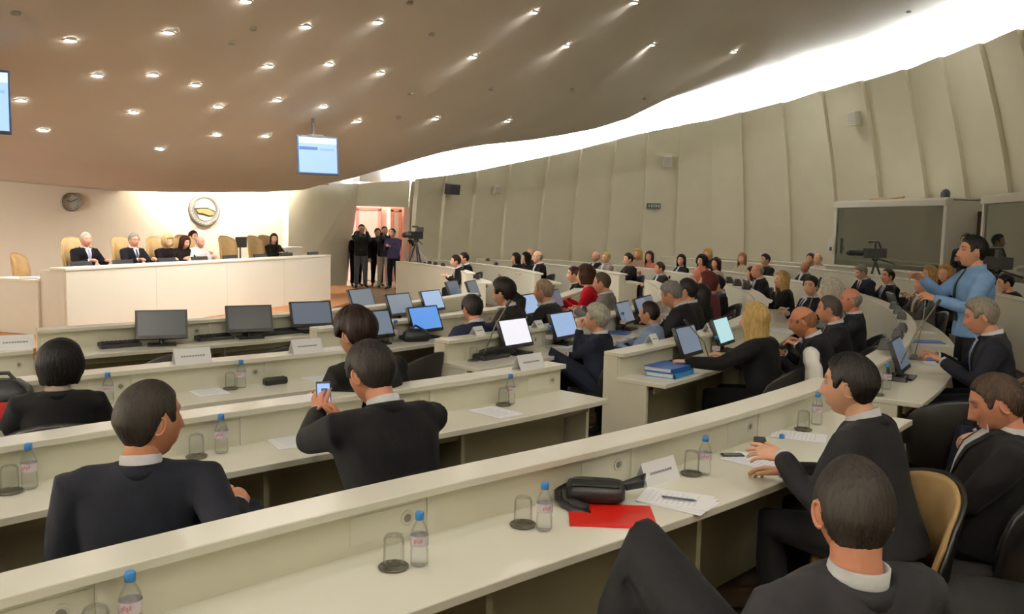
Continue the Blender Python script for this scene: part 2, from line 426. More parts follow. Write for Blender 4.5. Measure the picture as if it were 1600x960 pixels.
# soffit and glow above the emblem wall
so = MB(); s0 = WT(2.2); s1 = WT(6.7); s2 = WT(6.7, 1.4); s3 = WT(2.2, 1.4)
so.prism([(p.x, p.y) for p in (s0, s1, s2, s3)], 3.6, 3.7)
so.prism([(p.x, p.y) for p in (s3, s2, WT(6.7, 1.5), WT(2.2, 1.5))], 2.75, 3.7)
struct(so.build('trim_5', M_WALLB))
for k in range(4):
    A = WT(3.2 + k * .84, .56); B = WT(3.2 + k * .84 + .78, .56); z = max(ceil_z(A.x, A.y), ceil_z(B.x, B.y)) + .28
    t = MB(); t.tube([A + Vector((0, 0, z)), B + Vector((0, 0, z))], .03)
    tag(t.build('cove_light', mat('warm_tube_glow', (1, 1, 1), .5, emit=(1.0, .9, .74), estr=230)), 'warm light tube %s from left in the slot above the emblem wall' % ('first', 'second', 'third', 'fourth')[k], 'light', 'cove lights above the emblem')
# ------------------------------------------------------------------ ceiling lamps and sensors
def z_up(n): return n if n.z > 0 else -n
lamp_px = [(110,62,9),(263,50,11),(384,1,8),(478,41,6),(590,34,9),(833,19,11),(990,4,10),(152,117,9),(239,116,6),(305,132,6),(419,103,6),(514,100,5),(594,114,5),(738,89,10),(883,72,7),(1018,70,6),(1146,81,8),(1232,100,7),(33,156,8),(209,175,7),(341,166,7),(433,156,5),(505,166,6),(68,203,11),(339,210,6),(415,212,8),(250,232,6),(558,189,6),(680,185,7),(792,189,7),(1442,30,4)]
lm_ring = MB(); lm_ring.lathe([(.10, .0), (.10, -.012), (.07, -.014), (.07, .03)], n=18, cap=False)
lm_ring = lm_ring.mesh('trim_ring', M_WHITE, True, True)
lm_bulb = MB(); lm_bulb.lathe([(.07, .004), (.07, -.008), (.045, -.02), (.004, -.026)], n=14)
lm_bulb = lm_bulb.mesh('bulb', M_BULB, True, True)
spots = []
def downlight(p, label, group):
    t = thing('ceiling_light', label, 'light', p, 0, group)
    link('trim_ring', lm_ring, t); link('bulb', lm_bulb, t)
    ld = spot_data(p.z < 3.3); so_ = bpy.data.objects.new('lamp_glow', ld); COL.objects.link(so_); so_.parent = t; so_.location = (0, 0, -.05)
    return t
_sd = {}
def spot_data(low):
    if low not in _sd:
        l = bpy.data.lights.new('downlight', 'SPOT'); l.energy = LAMP_W * (.45 if low else 1); l.spot_size = math.radians(165); l.spot_blend = 1.0
        l.shadow_soft_size = .06; l.color = (1.0, .94, .86); _sd[low] = l
    return _sd[low]
def where(px, py):
    h = 'left' if px < 300 else 'centre left' if px < 620 else 'centre' if px < 950 else 'right'
    return h
ROWS = [0, 15, 45, 76, 109, 140, 180, 201, 999]
def lamp_label(px, py):
    r = max(i for i in range(8) if py >= ROWS[i]); row = sorted(q[0] for q in lamp_px if ROWS[r] <= q[1] < ROWS[r + 1])
    return 'lit round ceiling spotlight, %s from left in the %s row from the top' % (ORD[row.index(px)], ORD[r])
for k, (px, py, s) in enumerate(lamp_px):
    loc, n = ceil_hit(px, py)
    if loc is None: continue
    t = downlight(loc - Vector((0, 0, .004)), lamp_label(px, py), 'recessed ceiling lights')
for x in (-9, -5, -1, 3, 7):
    for y in (-1.5, 1.5, 4.5):
        if ceil_bvh.ray_cast(Vector((x, y, 1)), Vector((0, 0, 1)))[0] is None: continue
        t = downlight(Vector((x, y, ceil_z(x, y) - .004)), 'recessed ceiling light overhead behind the camera', 'recessed ceiling lights overhead')

# ------------------------------------------------------------------ curved desks
def rr(Rb, deg): return Rb + (.0045 * (-50 - deg) ** 2 if deg < -50 else 0)
LZ, WZ = .93, .74
M_SOCK = mat('socket_plate', srgb(214, 212, 200), .4)
def arc_prof(Rb, d0, d1, prof, step=1.2):
    n = max(2, int(abs(d1 - d0) / step) + 1); rings = []
    for k in range(n + 1):
        d = d0 + (d1 - d0) * k / n
        rings.append([pol(rr(Rb, d) + a, d, z) for a, z in prof])
    return rings
def rect(r0, r1, z0, z1): return [(r0, z0), (r1, z0), (r1, z1), (r0, z1)]
def curved_desk(Rb, d0, d1, label, group=None, bayd=None, wd=.55, cut=None, deep_end=True, zf=0.0, lid=True):
    mid = pol(rr(Rb, (d0 + d1) / 2) + .3, (d0 + d1) / 2)
    t = thing('curved_desk', label, 'desk', mid, 0, group)
    def part(name, prof, m, a=d0, b=d1, bevel=0):
        mb = MB(); mb.loft([[p - mid + Vector((0, 0, zf)) for p in r] for r in arc_prof(Rb, a, b, prof)])
        o = mb.build(name, m, t, bevel=bevel); smooth_angle(o, 30); return o
    part('ledge_top', rect(0, .18, LZ - .032, LZ), M_DESK, bevel=.004)
    part('front_panel', rect(.012, .04, .0, LZ - .033), M_DESKP)
    part('worktop', rect(.125, wd, WZ - .035, WZ), M_DESK, bevel=.004)
    part('modesty_panel', rect(.2, .22, .06, WZ - .14), M_MOD, d0 + .25, d1 - .25)
    part('apron_rail', rect(wd - .14, wd - .12, WZ - .10, WZ - .036), M_MOD, d0 + .25, d1 - .25)
    # inner upright in bays with a proud divider between
    bay = bayd or math.degrees(1.32 / Rb); nb = max(1, round((d1 - d0) / bay)); w_ = (d1 - d0) / nb
    for k in range(nb):
        a = d0 + k * w_; b = a + w_
        part('bay_panel', rect(.115, .14, WZ, LZ - .033), M_DESKP, a + .012 * w_, b - .012 * w_)
        if k: part('divider', rect(.12, .15, WZ, LZ - .033), M_DESK, a - .03 * w_ / 2, a + .03 * w_ / 2)
        if lid:
            part('socket_lid', rect(.139, .1425, WZ + .03, LZ - .055), M_DESK, b - .30 * w_, b - .03 * w_)
            an = math.radians(b - .09 * w_); p = pol(rr(Rb, b - .09 * w_) + .143, b - .09 * w_, (WZ + LZ) / 2 - .01) - mid + Vector((0, 0, zf))
            rot = Matrix.Rotation(an, 3, 'Z') @ Matrix.Rotation(PI / 2, 3, 'Y'); sk = MB(); tmp = MB()
            tmp.lathe([(.030, 0), (.030, .004), (.022, .005), (.020, .001), (.004, .001)], n=14)
            sk.join(tmp, Matrix.Translation(p) @ rot.to_4x4()); so2 = sk.build('socket', M_SOCK, t)
            tmp = MB(); tmp.lathe([(.015, 0), (.015, .0025)], n=12); sk = MB(); sk.join(tmp, Matrix.Translation(p) @ rot.to_4x4()); sk.build('socket_well', mat('socket_grey', srgb(130, 128, 118), .6), so2)
    for a in (d0, d1):
        s = 1 if a == d1 else -1; e = math.degrees(.03 / Rb) * s
        part('end_panel', [(.0, 0), (wd - .16, 0), (wd - .16, WZ - .036), (.125, WZ - .036), (.125, LZ - .034), (.0, LZ - .034)], M_DESKP, *sorted((a - e, a - e * .02)))
    # legs under the worktop
    for k in range(1, nb):
        a = d0 + k * w_
        part('leg', rect(.22, wd - .10, 0, WZ - .036), M_MOD, a - .06, a + .06)
    return t
DESKS = {}
def desk(key, *a, **k): DESKS[key] = curved_desk(*a, **k)
desk('A1', 15.24, -64.6, -39.1, 'long cream curved desk nearest the camera with red folder on it', wd=.62, bayd=4.25)
desk('B1', 13.62, -62.2, -42.4, 'cream curved desk where the person with the phone sits', bayd=4.95)
desk('C1', 12.12, -61.5, -44.7, 'cream curved desk where the person in black sits far left', bayd=4.2)
desk('D1', 9.75, -54.4, -20, 'cream front desk with dark monitors facing away from rostrum')
desk('E0', 10.85, -66, -55.2, 'short cream desk at the left edge with name card')
desk('E2', 10.95, -43.4, -3, 'cream curved desk carrying the blue-lit monitor, second behind the rostrum')
desk('G2', 12.24, -41.6, 2, 'cream curved desk carrying the white-lit monitor in the middle')
desk('Dp', 13.62, -39.4, 3, 'cream curved desk with blue binders at its near end')
desk('A2', 15.24, -37.0, 34, 'long cream curved desk beside the person standing in blue shirt')
desk('R9', 9.0, 9, 40, 'far short cream desk nearest the doorway', lid=False)
desk('R10', 10.4, 10, 42, 'far cream desk second from the doorway', lid=False)
desk('R12', 12.2, 10.5, 44, 'far cream desk third from the doorway', lid=False)
desk('R13', 13.75, 10.5, 42, 'far cream desk fourth from the doorway', lid=False)
desk('Z16', 17.0, -24, 34, 'cream curved outer desk behind the person standing in blue shirt', lid=False, zf=.12)
desk('Z18', 18.6, 6, 36, 'outermost far cream desk in front of the ribbed wall', lid=False, zf=.12)
# ------------------------------------------------------------------ people
REMESH = []; LATER = []; PLIST = []
def remesh_obj(mb, name, mats, parent, voxel, iters=4):
    o = mb.build(name, mats, parent, smooth=True)
    r = o.modifiers.new('r', 'REMESH'); r.mode = 'VOXEL'; r.voxel_size = voxel; r.use_smooth_shade = True
    s = o.modifiers.new('s', 'SMOOTH'); s.factor = .5; s.iterations = iters
    REMESH.append(o); return o
def flush_remesh():
    bpy.context.view_layer.update()
    dg = bpy.context.evaluated_depsgraph_get()
    done = []
    for o in REMESH:
        me = bpy.data.meshes.new_from_object(o.evaluated_get(dg)); done.append((o, me))
    for o, me in done:
        nm = o.data.name; mats = list(o.data.materials); o.modifiers.clear(); old = o.data; o.data = me
        bpy.data.meshes.remove(old); me.name = nm
        if not len(me.materials):
            for m in mats: me.materials.append(m)
    REMESH.clear()
    for f in LATER: f()
    LATER.clear()
def smoothstep(a, b, x): t = np.clip((x - a) / (b - a), 0, 1); return t * t * (3 - 2 * t)
def head_pts(D):
    x, y, z = D[:, 0].copy(), D[:, 1].copy(), D[:, 2].copy()
    x *= .077; y = np.where(y > 0, y * .094, y * .103); z = np.where(z > 0, z * .116, z * .122)
    t = np.clip(-z / .12, 0, 1)
    x *= 1 - .30 * t ** 1.4
    y = np.where(y < 0, y * (1 - .42 * t), y)
    x *= 1 + .05 * smoothstep(.0, -.06, y) * smoothstep(-.05, .05, z)
    # squarer jaw front
    y += np.where(D[:, 1] > 0, .012 * t * smoothstep(.2, .9, D[:, 1]), 0)
    ax = np.abs(x); fr = smoothstep(.1, .5, D[:, 1])
    g = lambda u, s: np.exp(-(u / s) ** 2)
    nz = smoothstep(.034, -.026, z) * smoothstep(-.047, -.033, z)
    dy = .019 * g(x, .0115) * nz + .007 * g(x, .019) * g(z + .034, .011)
    dy += -.010 * g(ax - .032, .017) * g(z - .014, .013) + .005 * g(ax - .028, .026) * g(z - .036, .009)
    dy += .007 * g(x, .024) * (g(z + .062, .006) + g(z + .074, .007)) - .004 * g(x, .026) * g(z + .068, .003)
    dy += .010 * g(x, .028) * g(z + .106, .017) - .004 * g(x, .03) * g(z + .087, .007)
    dy += .004 * g(ax - .047, .018) * g(z + .015, .018)
    y = y + dy * fr
    return np.stack([x, y, z], 1)
def sphere_dirs(nu, nv):
    v = np.linspace(.02, PI - .02, nv)
    uu = np.linspace(-PI, PI, nu, endpoint=False)
    uu = uu - .42 * np.sin(uu)                    # denser at the face
    U, V = np.meshgrid(uu, v)
    D = np.stack([np.sin(V) * np.sin(U), np.sin(V) * np.cos(U), np.cos(V)], -1)
    return D
def grid_faces(nu, nv, off=0):
    f = []
    for a in range(nv - 1):
        for k in range(nu):
            k2 = (k + 1) % nu
            f.append((off + a*nu + k, off + (a+1)*nu + k, off + (a+1)*nu + k2, off + a*nu + k2))
    f.append(tuple(off + k for k in range(nu))); f.append(tuple(off + (nv-1)*nu + k for k in range(nu - 1, -1, -1)))
    return f
def hairline(y, recede=0, low=0):
    ys = [-.14, -.09, -.05, -.032, -.018, .006, .026, .038, .046, .062, .085, .12]
    zs = [-.086, -.086, -.072, -.05, -.004, .026, -.004, -.012, .044, .066, .074, .078]
    zs = [a + (recede if b > .04 else 0) - (low if b < 0 else 0) for a, b in zip(zs, ys)]
    return np.interp(y, ys, zs)
HAIRCOL = {}
def m_hair(c):
    k = 'hair_%d_%d_%d' % c
    return mat(k, tuple(v * (.30 if sum(c) < 260 else .75) for v in srgb(*c)), .55, noise=.35, nscale=60, bump=.5, bscale=90, stretch=(1, 1, .25), spec=.12)
def m_skin(c):
    k = 'skin_%d_%d_%d' % c
    if k in MATS: return MATS[k]
    m = mat(k, srgb(*c), .5, bump=.05, bscale=160, spec=.35)
    nt = m.node_tree; b = nt.nodes['Principled BSDF']
    a = nt.nodes.new('ShaderNodeAttribute'); a.attribute_name = 'tint'
    mx = nt.nodes.new('ShaderNodeMix'); mx.data_type = 'RGBA'; mx.blend_type = 'MULTIPLY'; mx.inputs['Factor'].default_value = 1
    mx.inputs['A'].default_value = (*srgb(*c), 1); nt.links.new(a.outputs['Color'], mx.inputs['B'])
    nt.links.new(mx.outputs['Result'], b.inputs['Base Color'])
    b.inputs['Subsurface Weight'].default_value = 0.0
    return m
def m_cloth(c, rough=.85, stripes=False):
    k = 'cloth_%d_%d_%d' % c
    f = .26 if sum(c) < 200 else .8
    return mat(k, tuple(v * f for v in srgb(*c)), rough, noise=.10, nscale=14, bump=.35, bscale=16, sheen=.02, spec=.10)
def ik(S, W, l1, l2, pole):
    d = W - S; L = d.length
    if L > (l1 + l2) * .995: d = d.normalized() * (l1 + l2) * .995; L = d.length; W = S + d
    L = max(L, abs(l1 - l2) * 1.05 + .01)
    a = (l1*l1 - l2*l2 + L*L) / (2*L); h = math.sqrt(max(l1*l1 - a*a, 0)); u = d.normalized()
    q = pole - u * pole.dot(u)
    q = q.normalized() if q.length > 1e-4 else Vector((0, 0, -1))
    return S + u * a + q * h, W
def frame(dirv, up):
    y = dirv.normalized(); z = up - y * up.dot(y)
    if z.length < 1e-4: z = Vector((1, 0, 0)) - y * y.x
    z.normalize(); x = y.cross(z)
    m = Matrix.Identity(4)
    for i in range(3): m[i][0] = x[i]; m[i][1] = y[i]; m[i][2] = z[i]
    return m
def hand_mb(side, curl=(25, 30, 20), spread=4, thumb=35, n=7):
    """fingers along +Y, back of the hand +Z, thumb at -side*X for palm down (side +1 = right)"""
    h = MB(); t = -side
    h.tube([(0, -.03, 0), (0, .0, 0), (t*.002, .04, 0), (t*.001, .078, 0)], [.026, .027, .040, .038], n=10, flat=.42)
    for k in range(4):
        x = t * (.031 - .0205 * k); L = (.070, .079, .074, .057)[k]; r = (.0088, .0092, .0088, .0076)[k]
        c = [math.radians(a + (k - 1) * 3) for a in curl]; sp = math.radians(t * (1.5 - k) * spread)
        p = Vector((x, .080 - .004 * abs(k - 1.2), 0)); pts = [p - Vector((0, .012, 0)), p]; ang = 0
        for j, fr in enumerate((.45, .31, .24)):
            ang += c[j]
            p = p + Vector((math.sin(sp) * math.cos(ang), math.cos(sp) * math.cos(ang), -math.sin(ang))) * (L * fr); pts.append(p)
        h.tube(pts, [r, r * 1.04, r, r * .93, r * .8], n=n)
    a = math.radians(thumb)
    p0 = Vector((t * .020, .012, -.006)); p1 = p0 + Vector((t * math.sin(a), math.cos(a), -.25)) * .035
    p2 = p1 + Vector((t * math.sin(a * .8), math.cos(a * .8), -.2)) * .030; p3 = p2 + Vector((t * math.sin(a * .5), math.cos(a * .5), -.25)) * .024
    h.tube([p0, p1, p2, p3], [.016, .0125, .0105, .0085], n=n)
    return h
TORSO = [(-.07, .188, .155), (0.0, .184, .148), (.10, .170, .134), (.20, .176, .136), (.30, .194, .138), (.38, .205, .128), (.435, .196, .112), (.47, .150, .090), (.495, .085, .072)]
def person(label, top, depth, facing, seated=True, lean=6, lsh=0, twist=0, hy=0, hp=0, hr=0, arms='desk', legs='sit',
           suit=(30, 31, 38), shirt=(225, 228, 235), tie=None, skin=(214, 166, 138), hair=(48, 40, 36), style='short', lod=1,
           trousers=None, front=True, bulk=1.0, jacket='jacket', cuffs=True, L=None, R=None, zfloor=0.0, chair=None,
           glasses=False, pole=None, curl=(25, 30, 20), hands=None, group=None, hcap=1.0, bare=False, sc=None, legpts=None, legk=1.0, low=0.0, HS=1.07, crz=0):
    """top = pixel of the head's top in the photograph; depth = distance along the view (m) -> the head's place in the hall"""
    H = atd(top[0], top[1], depth)
    hip = .52 if seated else .94
    base_top = (1.335 if seated else 1.79)
    rl = Matrix.Rotation(math.radians(twist), 3, 'Z') @ Matrix.Rotation(-math.radians(lean), 3, 'X') @ Matrix.Rotation(math.radians(lsh), 3, 'Y')
    P = Vector((0, 0, hip))
    neck = P + rl @ Vector((0, 0, .485))
    rh = Matrix.Rotation(math.radians(hy), 3, 'Z') @ Matrix.Rotation(-math.radians(hp), 3, 'X') @ Matrix.Rotation(math.radians(hr), 3, 'Y')
    headc = neck + rl @ Vector((0, .014, .058)) + rh @ Vector((0, .028, .088))
    topz = headc.z + .13
    s = sc or (H.z - zfloor) / topz
    s = min(max(s, .9), 1.12)
    rz = facing - PI / 2
    Rz = Matrix.Rotation(rz, 3, 'Z')
    off = Rz @ (Vector((headc.x, headc.y, 0)) * s)
    root = thing('person', label, 'person', (H.x - off.x, H.y - off.y, zfloor), rz, group)
    root.scale = (s, s, s)
    near = lod == 0
    vox = .012 if near else (.018 if lod == 1 else .026)
    nu, nv = ((72, 52) if near else (44, 34) if lod == 1 else (28, 22))
    # ---- arms
    sh = {q: P + rl @ Vector((q * .196 * bulk, -.005, .418)) for q in (-1, 1)}
    presets = {
        'desk': ((.17, .40, .80), (-.17, .40, .80)), 'fold': ((-.06, .26, .80), (.08, .25, .83)),
        'lap': ((.10, .28, .60), (-.10, .28, .60)), 'down': ((.26, .03, .80), (-.26, .03, .80)),
        'phone': ((.05, .38, .93), (-.06, .38, .92)), 'chin': ((.05, .20, 1.07), (-.15, .36, .80)),
        'camera': ((.11, .24, 1.52), (-.11, .25, 1.51)), 'stand': ((.10, .30, 1.15), (-.1, .34, 1.2)),
        'side': ((.28, .05, .85), (-.28, .05, .85)), 'type': ((.16, .42, .79), (-.16, .42, .79)),
    }
    tg = presets[arms]
    def loc(v):
        if v[0] == 'w': return (Rz.inverted() @ (Vector(v[1:]) - root.location)) / s
        return Vector(v)
    W = {1: loc(R or tg[0]), -1: loc(L or tg[1])}
    armpts = {}
    for q in (-1, 1):
        pl = pole.get('R' if q > 0 else 'L') if pole else None
        pv = Vector(pl) if pl else rl @ Vector((q * .55, -.55, -.75))
        E_, W_ = ik(sh[q], W[q], .285, .255, pv); armpts[q] = (sh[q], E_, W_)
    # ---- jacket / shirt : torso and sleeves grown into one skin
    jk = MB(); nr = 20
    rings = []
    for (sz, a, b) in TORSO:
        k = bulk if sz < .43 else 1; rg = []
        for i in range(nr):
            an = 2*PI*i/nr; cx, cy = math.cos(an), math.sin(an)
            e = .85
            X = a * k * math.copysign(abs(cx) ** e, cx); Y = b * k * math.copysign(abs(cy) ** e, cy)
            Y += .012 if .15 < sz < .4 else 0
            rg.append(P + rl @ Vector((X, Y, sz)))
        rings.append(rg)
    jk.loft(rings)
    jk.tube([sh[-1].lerp(sh[1], .06), P + rl @ Vector((0, 0, .40)), sh[1].lerp(sh[-1], .06)], [.076, .10, .076], n=12)
    tcol = trousers or suit
    short = bare
    for q in (-1, 1):
        S, E_, W_ = armpts[q]
        inn = P + rl @ Vector((q * .10, 0, .425))
        fore = (W_ - E_)
        if short:
            jk.tube([inn, S, S.lerp(E_, .5), E_, E_ + fore * .12], [.062, .076, .068, .062, .057], n=12)
        else:
            jk.tube([inn, S, S.lerp(E_, .5), E_, E_.lerp(W_, .5), W_ - fore.normalized() * .015], [.062, .076, .068, .060, .053, .045], n=12)
    jo = remesh_obj(jk, jacket, m_cloth(suit), root, vox, 5 if near else 3)
    # ---- legs
    tr = MB()
    lg = {}
    for q in (-1, 1):
        hp_ = P + Vector((q * .09, 0, -.02))
        if legpts and q in legpts: K, A, T = [loc(v) for v in legpts[q]]
        elif legs == 'sit': K = Vector((q * .13, .44, .50)); A = Vector((q * .13, .40, .10)); T = A + Vector((q * .02, .15, -.04))
        elif legs == 'cross': K = Vector((q * .10, .44, .52 + (.10 if q > 0 else 0))); A = Vector((q * .12, .42, .10)) if q < 0 else Vector((-.22, .55, .30)); T = A + Vector((0, .16, -.03))
        else: K = Vector((q * .11, .03, .50)); A = Vector((q * .12, -.01, .10)); T = A + Vector((q * .03, .15, -.05))
        lg[q] = (hp_, K, A, T)
        tr.tube([P + Vector((q * .05, -.02, -.01)), hp_, hp_.lerp(K, .5), K, K.lerp(A, .4), A], [.105 * legk, .104 * legk, .096 * legk, .078 * legk, .068 * legk, .058], n=12)
    tr.ell(P + Vector((0, -.02, .02)), (.165 * bulk, .13 * bulk, .12))
    remesh_obj(tr, 'trousers', m_cloth(tcol), root, vox * 1.15, 4)
    m_shoe = mat('black_shoe_leather', srgb(20, 18, 18), .35)
    for q in (-1, 1):
        hp_, K, A, T = lg[q]
        f = MB(); f.tube([A + (A - T) * .2 + Vector((0, 0, -.02)), A.lerp(T, .5) + Vector((0, 0, -.018)), T + (T - A) * .25], [.038, .042, .034], n=10, flat=.9)
        f.tube([A + Vector((0, 0, .02)), A + Vector((0, 0, -.02))], [.042, .044], n=10)
        f.build('shoe', m_shoe, root, smooth=True)
    # ---- body: core, neck, head and hands
    bd = MB()
    bd.tube([P + rl @ Vector((0, 0, .0)), P + rl @ Vector((0, .005, .2)), P + rl @ Vector((0, .005, .36))], [.10, .10, .10], n=10)
    nk0 = P + rl @ Vector((0, -.005, .40)); nk1 = headc + rh @ Vector((0, -.022, -.055))
    bd.tube([nk0, neck + rl @ Vector((0, 0, .01)), neck.lerp(nk1, .5), nk1, headc + rh @ Vector((0, -.015, -.01))], [.075, .063, .057, .058, .05], n=16 if near else 12)
    for q in (-1, 1):
        S, E_, W_ = armpts[q]
        bd.tube([P + rl @ Vector((q * .08, 0, .40)), S, E_, W_], [.05, .05, .04, .028], n=8)
        bd.tube([lg[q][0], lg[q][1], lg[q][2]], [.06, .05, .04], n=8)
    Dg = sphere_dirs(nu, nv); D = Dg.reshape(-1, 3); hpnt = head_pts(D)
    o0 = len(bd.v)
    rhn = np.array(rh); rhn = rhn * HS; hw = hpnt @ rhn.T + np.array(headc)
    bd.v += [tuple(p) for p in hw]; gf = grid_faces(nu, nv, o0); bd.f += gf; bd.m += [0] * len(gf)
    o1 = len(bd.v)
    for q in (-1, 1):
        ec = headc + rh @ Vector((q * .081, -.012, -.008))
        er = rh @ Matrix.Rotation(math.radians(q * -22), 3, 'Z') @ Matrix.Rotation(math.radians(-12), 3, 'X')
        bd.ell(ec, (.008, .019, .031), n=10, k=7, rot=er)
        if near:
            cpts = [er @ Vector((q * .006, .017 * math.cos(t), .030 * math.sin(t))) + ec for t in np.linspace(-1.9, 1.2 + PI * .55, 12)]
            bd.tube(cpts, .0055, n=6)
    for q in (-1, 1):
        S, E_, W_ = armpts[q]
        fd = (W_ - E_).normalized()
        key = 'R' if q > 0 else 'L'
        hd = (hands or {}).get(key, {})
        dv = Vector(hd.get('dir', fd + Vector((0, .25, -.05)))); up = Vector(hd.get('up', (0, -.1, 1)))
        hm = hand_mb(q, hd.get('curl', curl), hd.get('spread', 4), hd.get('thumb', 35), 8 if near else 6)
        mt = Matrix.Translation(W_) @ frame(dv, up)
        if not short: pass
        else: bd.tube([E_, E_.lerp(W_, .5), W_ + fd * .01], [.042, .038, .028], n=10)
        if near:
            pass
        bd.join(hm, mt)
        if cuffs and not short:
            c = MB(); c.loft([[W_ + frame(fd, Vector((0, 0, 1))).to_3x3() @ Vector((r_ * math.cos(2*PI*i/12), y_, r_ * math.sin(2*PI*i/12))) for i in range(12)] for y_, r_ in ((-.05, .036), (.012, .034), (.012, .029), (-.05, .029))], cap=False)
            c.build('shirt_cuff', m_cloth(shirt, .7), root, smooth=True)
    bo = bd.build('body', m_skin(skin), root, smooth=True)
    me = bo.data
    # albedo of lips, brows and eyes
    ca = me.color_attributes.new('tint', 'FLOAT_COLOR', 'POINT')
    arr = np.ones((len(me.vertices), 4), dtype=np.float32)
    x, y, z = hpnt.T; ax = np.abs(x); fr = y > .045
    g = lambda u, s_: np.exp(-(u / s_) ** 2)
    tint = np.ones((len(hpnt), 3))
    lip = (g(x, .022) * g(z + .068, .011) * fr)[:, None]; tint = tint * (1 - lip * np.array([.12, .38, .36]))
    brow = (np.clip(1.6 * g(ax - .030, .017) * g(z - .036 + (ax - .03) * .12, .0055), 0, 1) * fr)[:, None]
    hc = np.array(srgb(*hair)) / np.array(srgb(*skin)); tint = tint * (1 - brow * .85) + np.clip(hc, 0, 1) * brow * .85
    eye = (np.clip(1.5 * g(ax - .032, .0125) * g(z - .013, .0055), 0, 1) * fr)[:, None]; tint = tint * (1 - eye * .72)
    if not near: pass
    cheek = (g(ax - .045, .02) * g(z + .02, .025) * fr)[:, None]; tint = tint * (1 - cheek * np.array([0, .10, .10]))
    arr[o0:o1, :3] = tint
    ca.data.foreach_set('color', arr.ravel())
    if near:
        for q in (-1, 1):
            e = MB(); e.ell(headc + rh @ Vector((q * .034, .0775, .014)), (.0105, .0105, .0065), n=12, k=8, rot=rh)
            e.ell(headc + rh @ Vector((q * .034, .0835, .014)), (.0052, .0052, .0055), n=10, k=6, m=1, rot=rh)
            e.build('eye', [mat('eye_white', srgb(176, 160, 150), .3), mat('eye_iris', srgb(40, 30, 26), .3)], root, smooth=True)
    # ---- hair
    hm_ = m_hair(hair)
    def hair_cap(thick, recede=0, bald=None, low=0, vol=None, jit=.15, tw=0):
        hu, hv = (96, 64) if near else (nu, nv)
        Dh = sphere_dirs(hu, hv).reshape(-1, 3); p = head_pts(Dh)
        m = p[:, 2] - hairline(p[:, 1], recede, low)
        w_ = smoothstep(-.004, .016, m)
        if bald is not None:
            w_ = w_ * smoothstep(bald + .010, bald - .012, p[:, 2] + .25 * p[:, 1])
        nrm = Dh / np.array([.077, .098, .118]); nrm /= np.linalg.norm(nrm, axis=1)[:, None]
        th = np.full(len(p), thick)
        if vol: th = th + vol * smoothstep(-.06, .08, p[:, 2]) * (1 - .35 * smoothstep(.03, .09, p[:, 1]))
        rs = np.random.RandomState(len(label) + 3); ph = rs.rand(8) * 6.28
        az = np.arctan2(Dh[:, 0], Dh[:, 1])
        st = sum(np.sin(az * f_ + ph[i] + 5 * p[:, 2] / .1) for i, f_ in enumerate((9, 14, 23, 31))) / 4
        th = th * (1 + jit * st)
        # no shell over the ears
        th = th * (1 - .5 * np.exp(-((p[:, 1] + .01) / .022) ** 2 - ((p[:, 2] + .005) / .03) ** 2))
        p = p + nrm * (th * w_ - .007 * (1 - w_))[:, None]
        hw_ = p @ rhn.T + np.array(headc)
        b = MB(); b.v = [tuple(v) for v in hw_]; b.f = grid_faces(hu, hv); b.m = [0] * len(b.f); return b
    if style in ('short', 'buzz', 'full', 'recede', 'bald', 'thin'):
        kw = {'short': dict(thick=.009, vol=.009), 'buzz': dict(thick=.0055, vol=.002), 'full': dict(thick=.018, vol=.020, low=.004),
              'recede': dict(thick=.007, vol=.005, recede=.022), 'bald': dict(thick=.006, bald=.035), 'thin': dict(thick=.006, vol=.004, recede=.012)}[style]
        kw['low'] = kw.get('low', 0) + low
        hair_cap(**kw).build('hair', hm_, root, smooth=True)
    else:
        Ls = {'bob': .13, 'long': .27, 'puff': .085, 'shoulder': .20}[style]; th = {'bob': .024, 'long': .018, 'puff': .036, 'shoulder': .024}[style]
        b = hair_cap(thick=th * .8, vol=.012)
        ns = 22; rs = random.Random(len(label))
        for i in range(ns):
            az = math.radians(62 + (360 - 124) * i / (ns - 1)); sx, cy_ = math.sin(az), math.cos(az)
            pts = []; rad = []
            for tt in np.linspace(0, 1, 7):
                el = math.radians(70) * (1 - tt * 2.0) if tt < .5 else 0
                if tt < .5:
                    d = np.array([[sx * math.cos(el), cy_ * math.cos(el), math.sin(el)]]); q_ = head_pts(d)[0]
                    v = Vector(q_) * HS + Vector((sx * math.cos(el), cy_ * math.cos(el), math.sin(el))) * th * .6
                else:
                    f_ = (tt - .5) * 2; v = Vector((sx * (.081 + th * .7), cy_ * (.096 + th * .5), 0)) + Vector((0, -.012 * f_, -Ls * f_ * (1 + rs.uniform(-.06, .06))))
                    if style == 'puff': v -= Vector((sx * .02 * f_, cy_ * .02 * f_, 0))
                pts.append(rh @ v + headc); rad.append(th * (.75 if tt < .8 else .55))
            b.tube(pts, rad, n=7)
        remesh_obj(b, 'hair', hm_, root, .009 if near else .012 if lod == 1 else .016, 3 if near else 2)
    if glasses:
        gl = MB()
        for q in (-1, 1):
            c = Vector((q * .035, .105, .013)); gl.tube([headc + rh @ (c + Vector((.023 * math.cos(t), 0, .017 * math.sin(t)))) for t in np.linspace(0, 2*PI, 13)], .0022, n=5)
            gl.tube([headc + rh @ Vector((q * .058, .100, .018)), headc + rh @ Vector((q * .085, .0, .012))], .002, n=5)
        gl.tube([headc + rh @ Vector((-.012, .107, .014)), headc + rh @ Vector((.012, .107, .014))], .002, n=5)
        gl.build('glasses', M_BLACK, root)
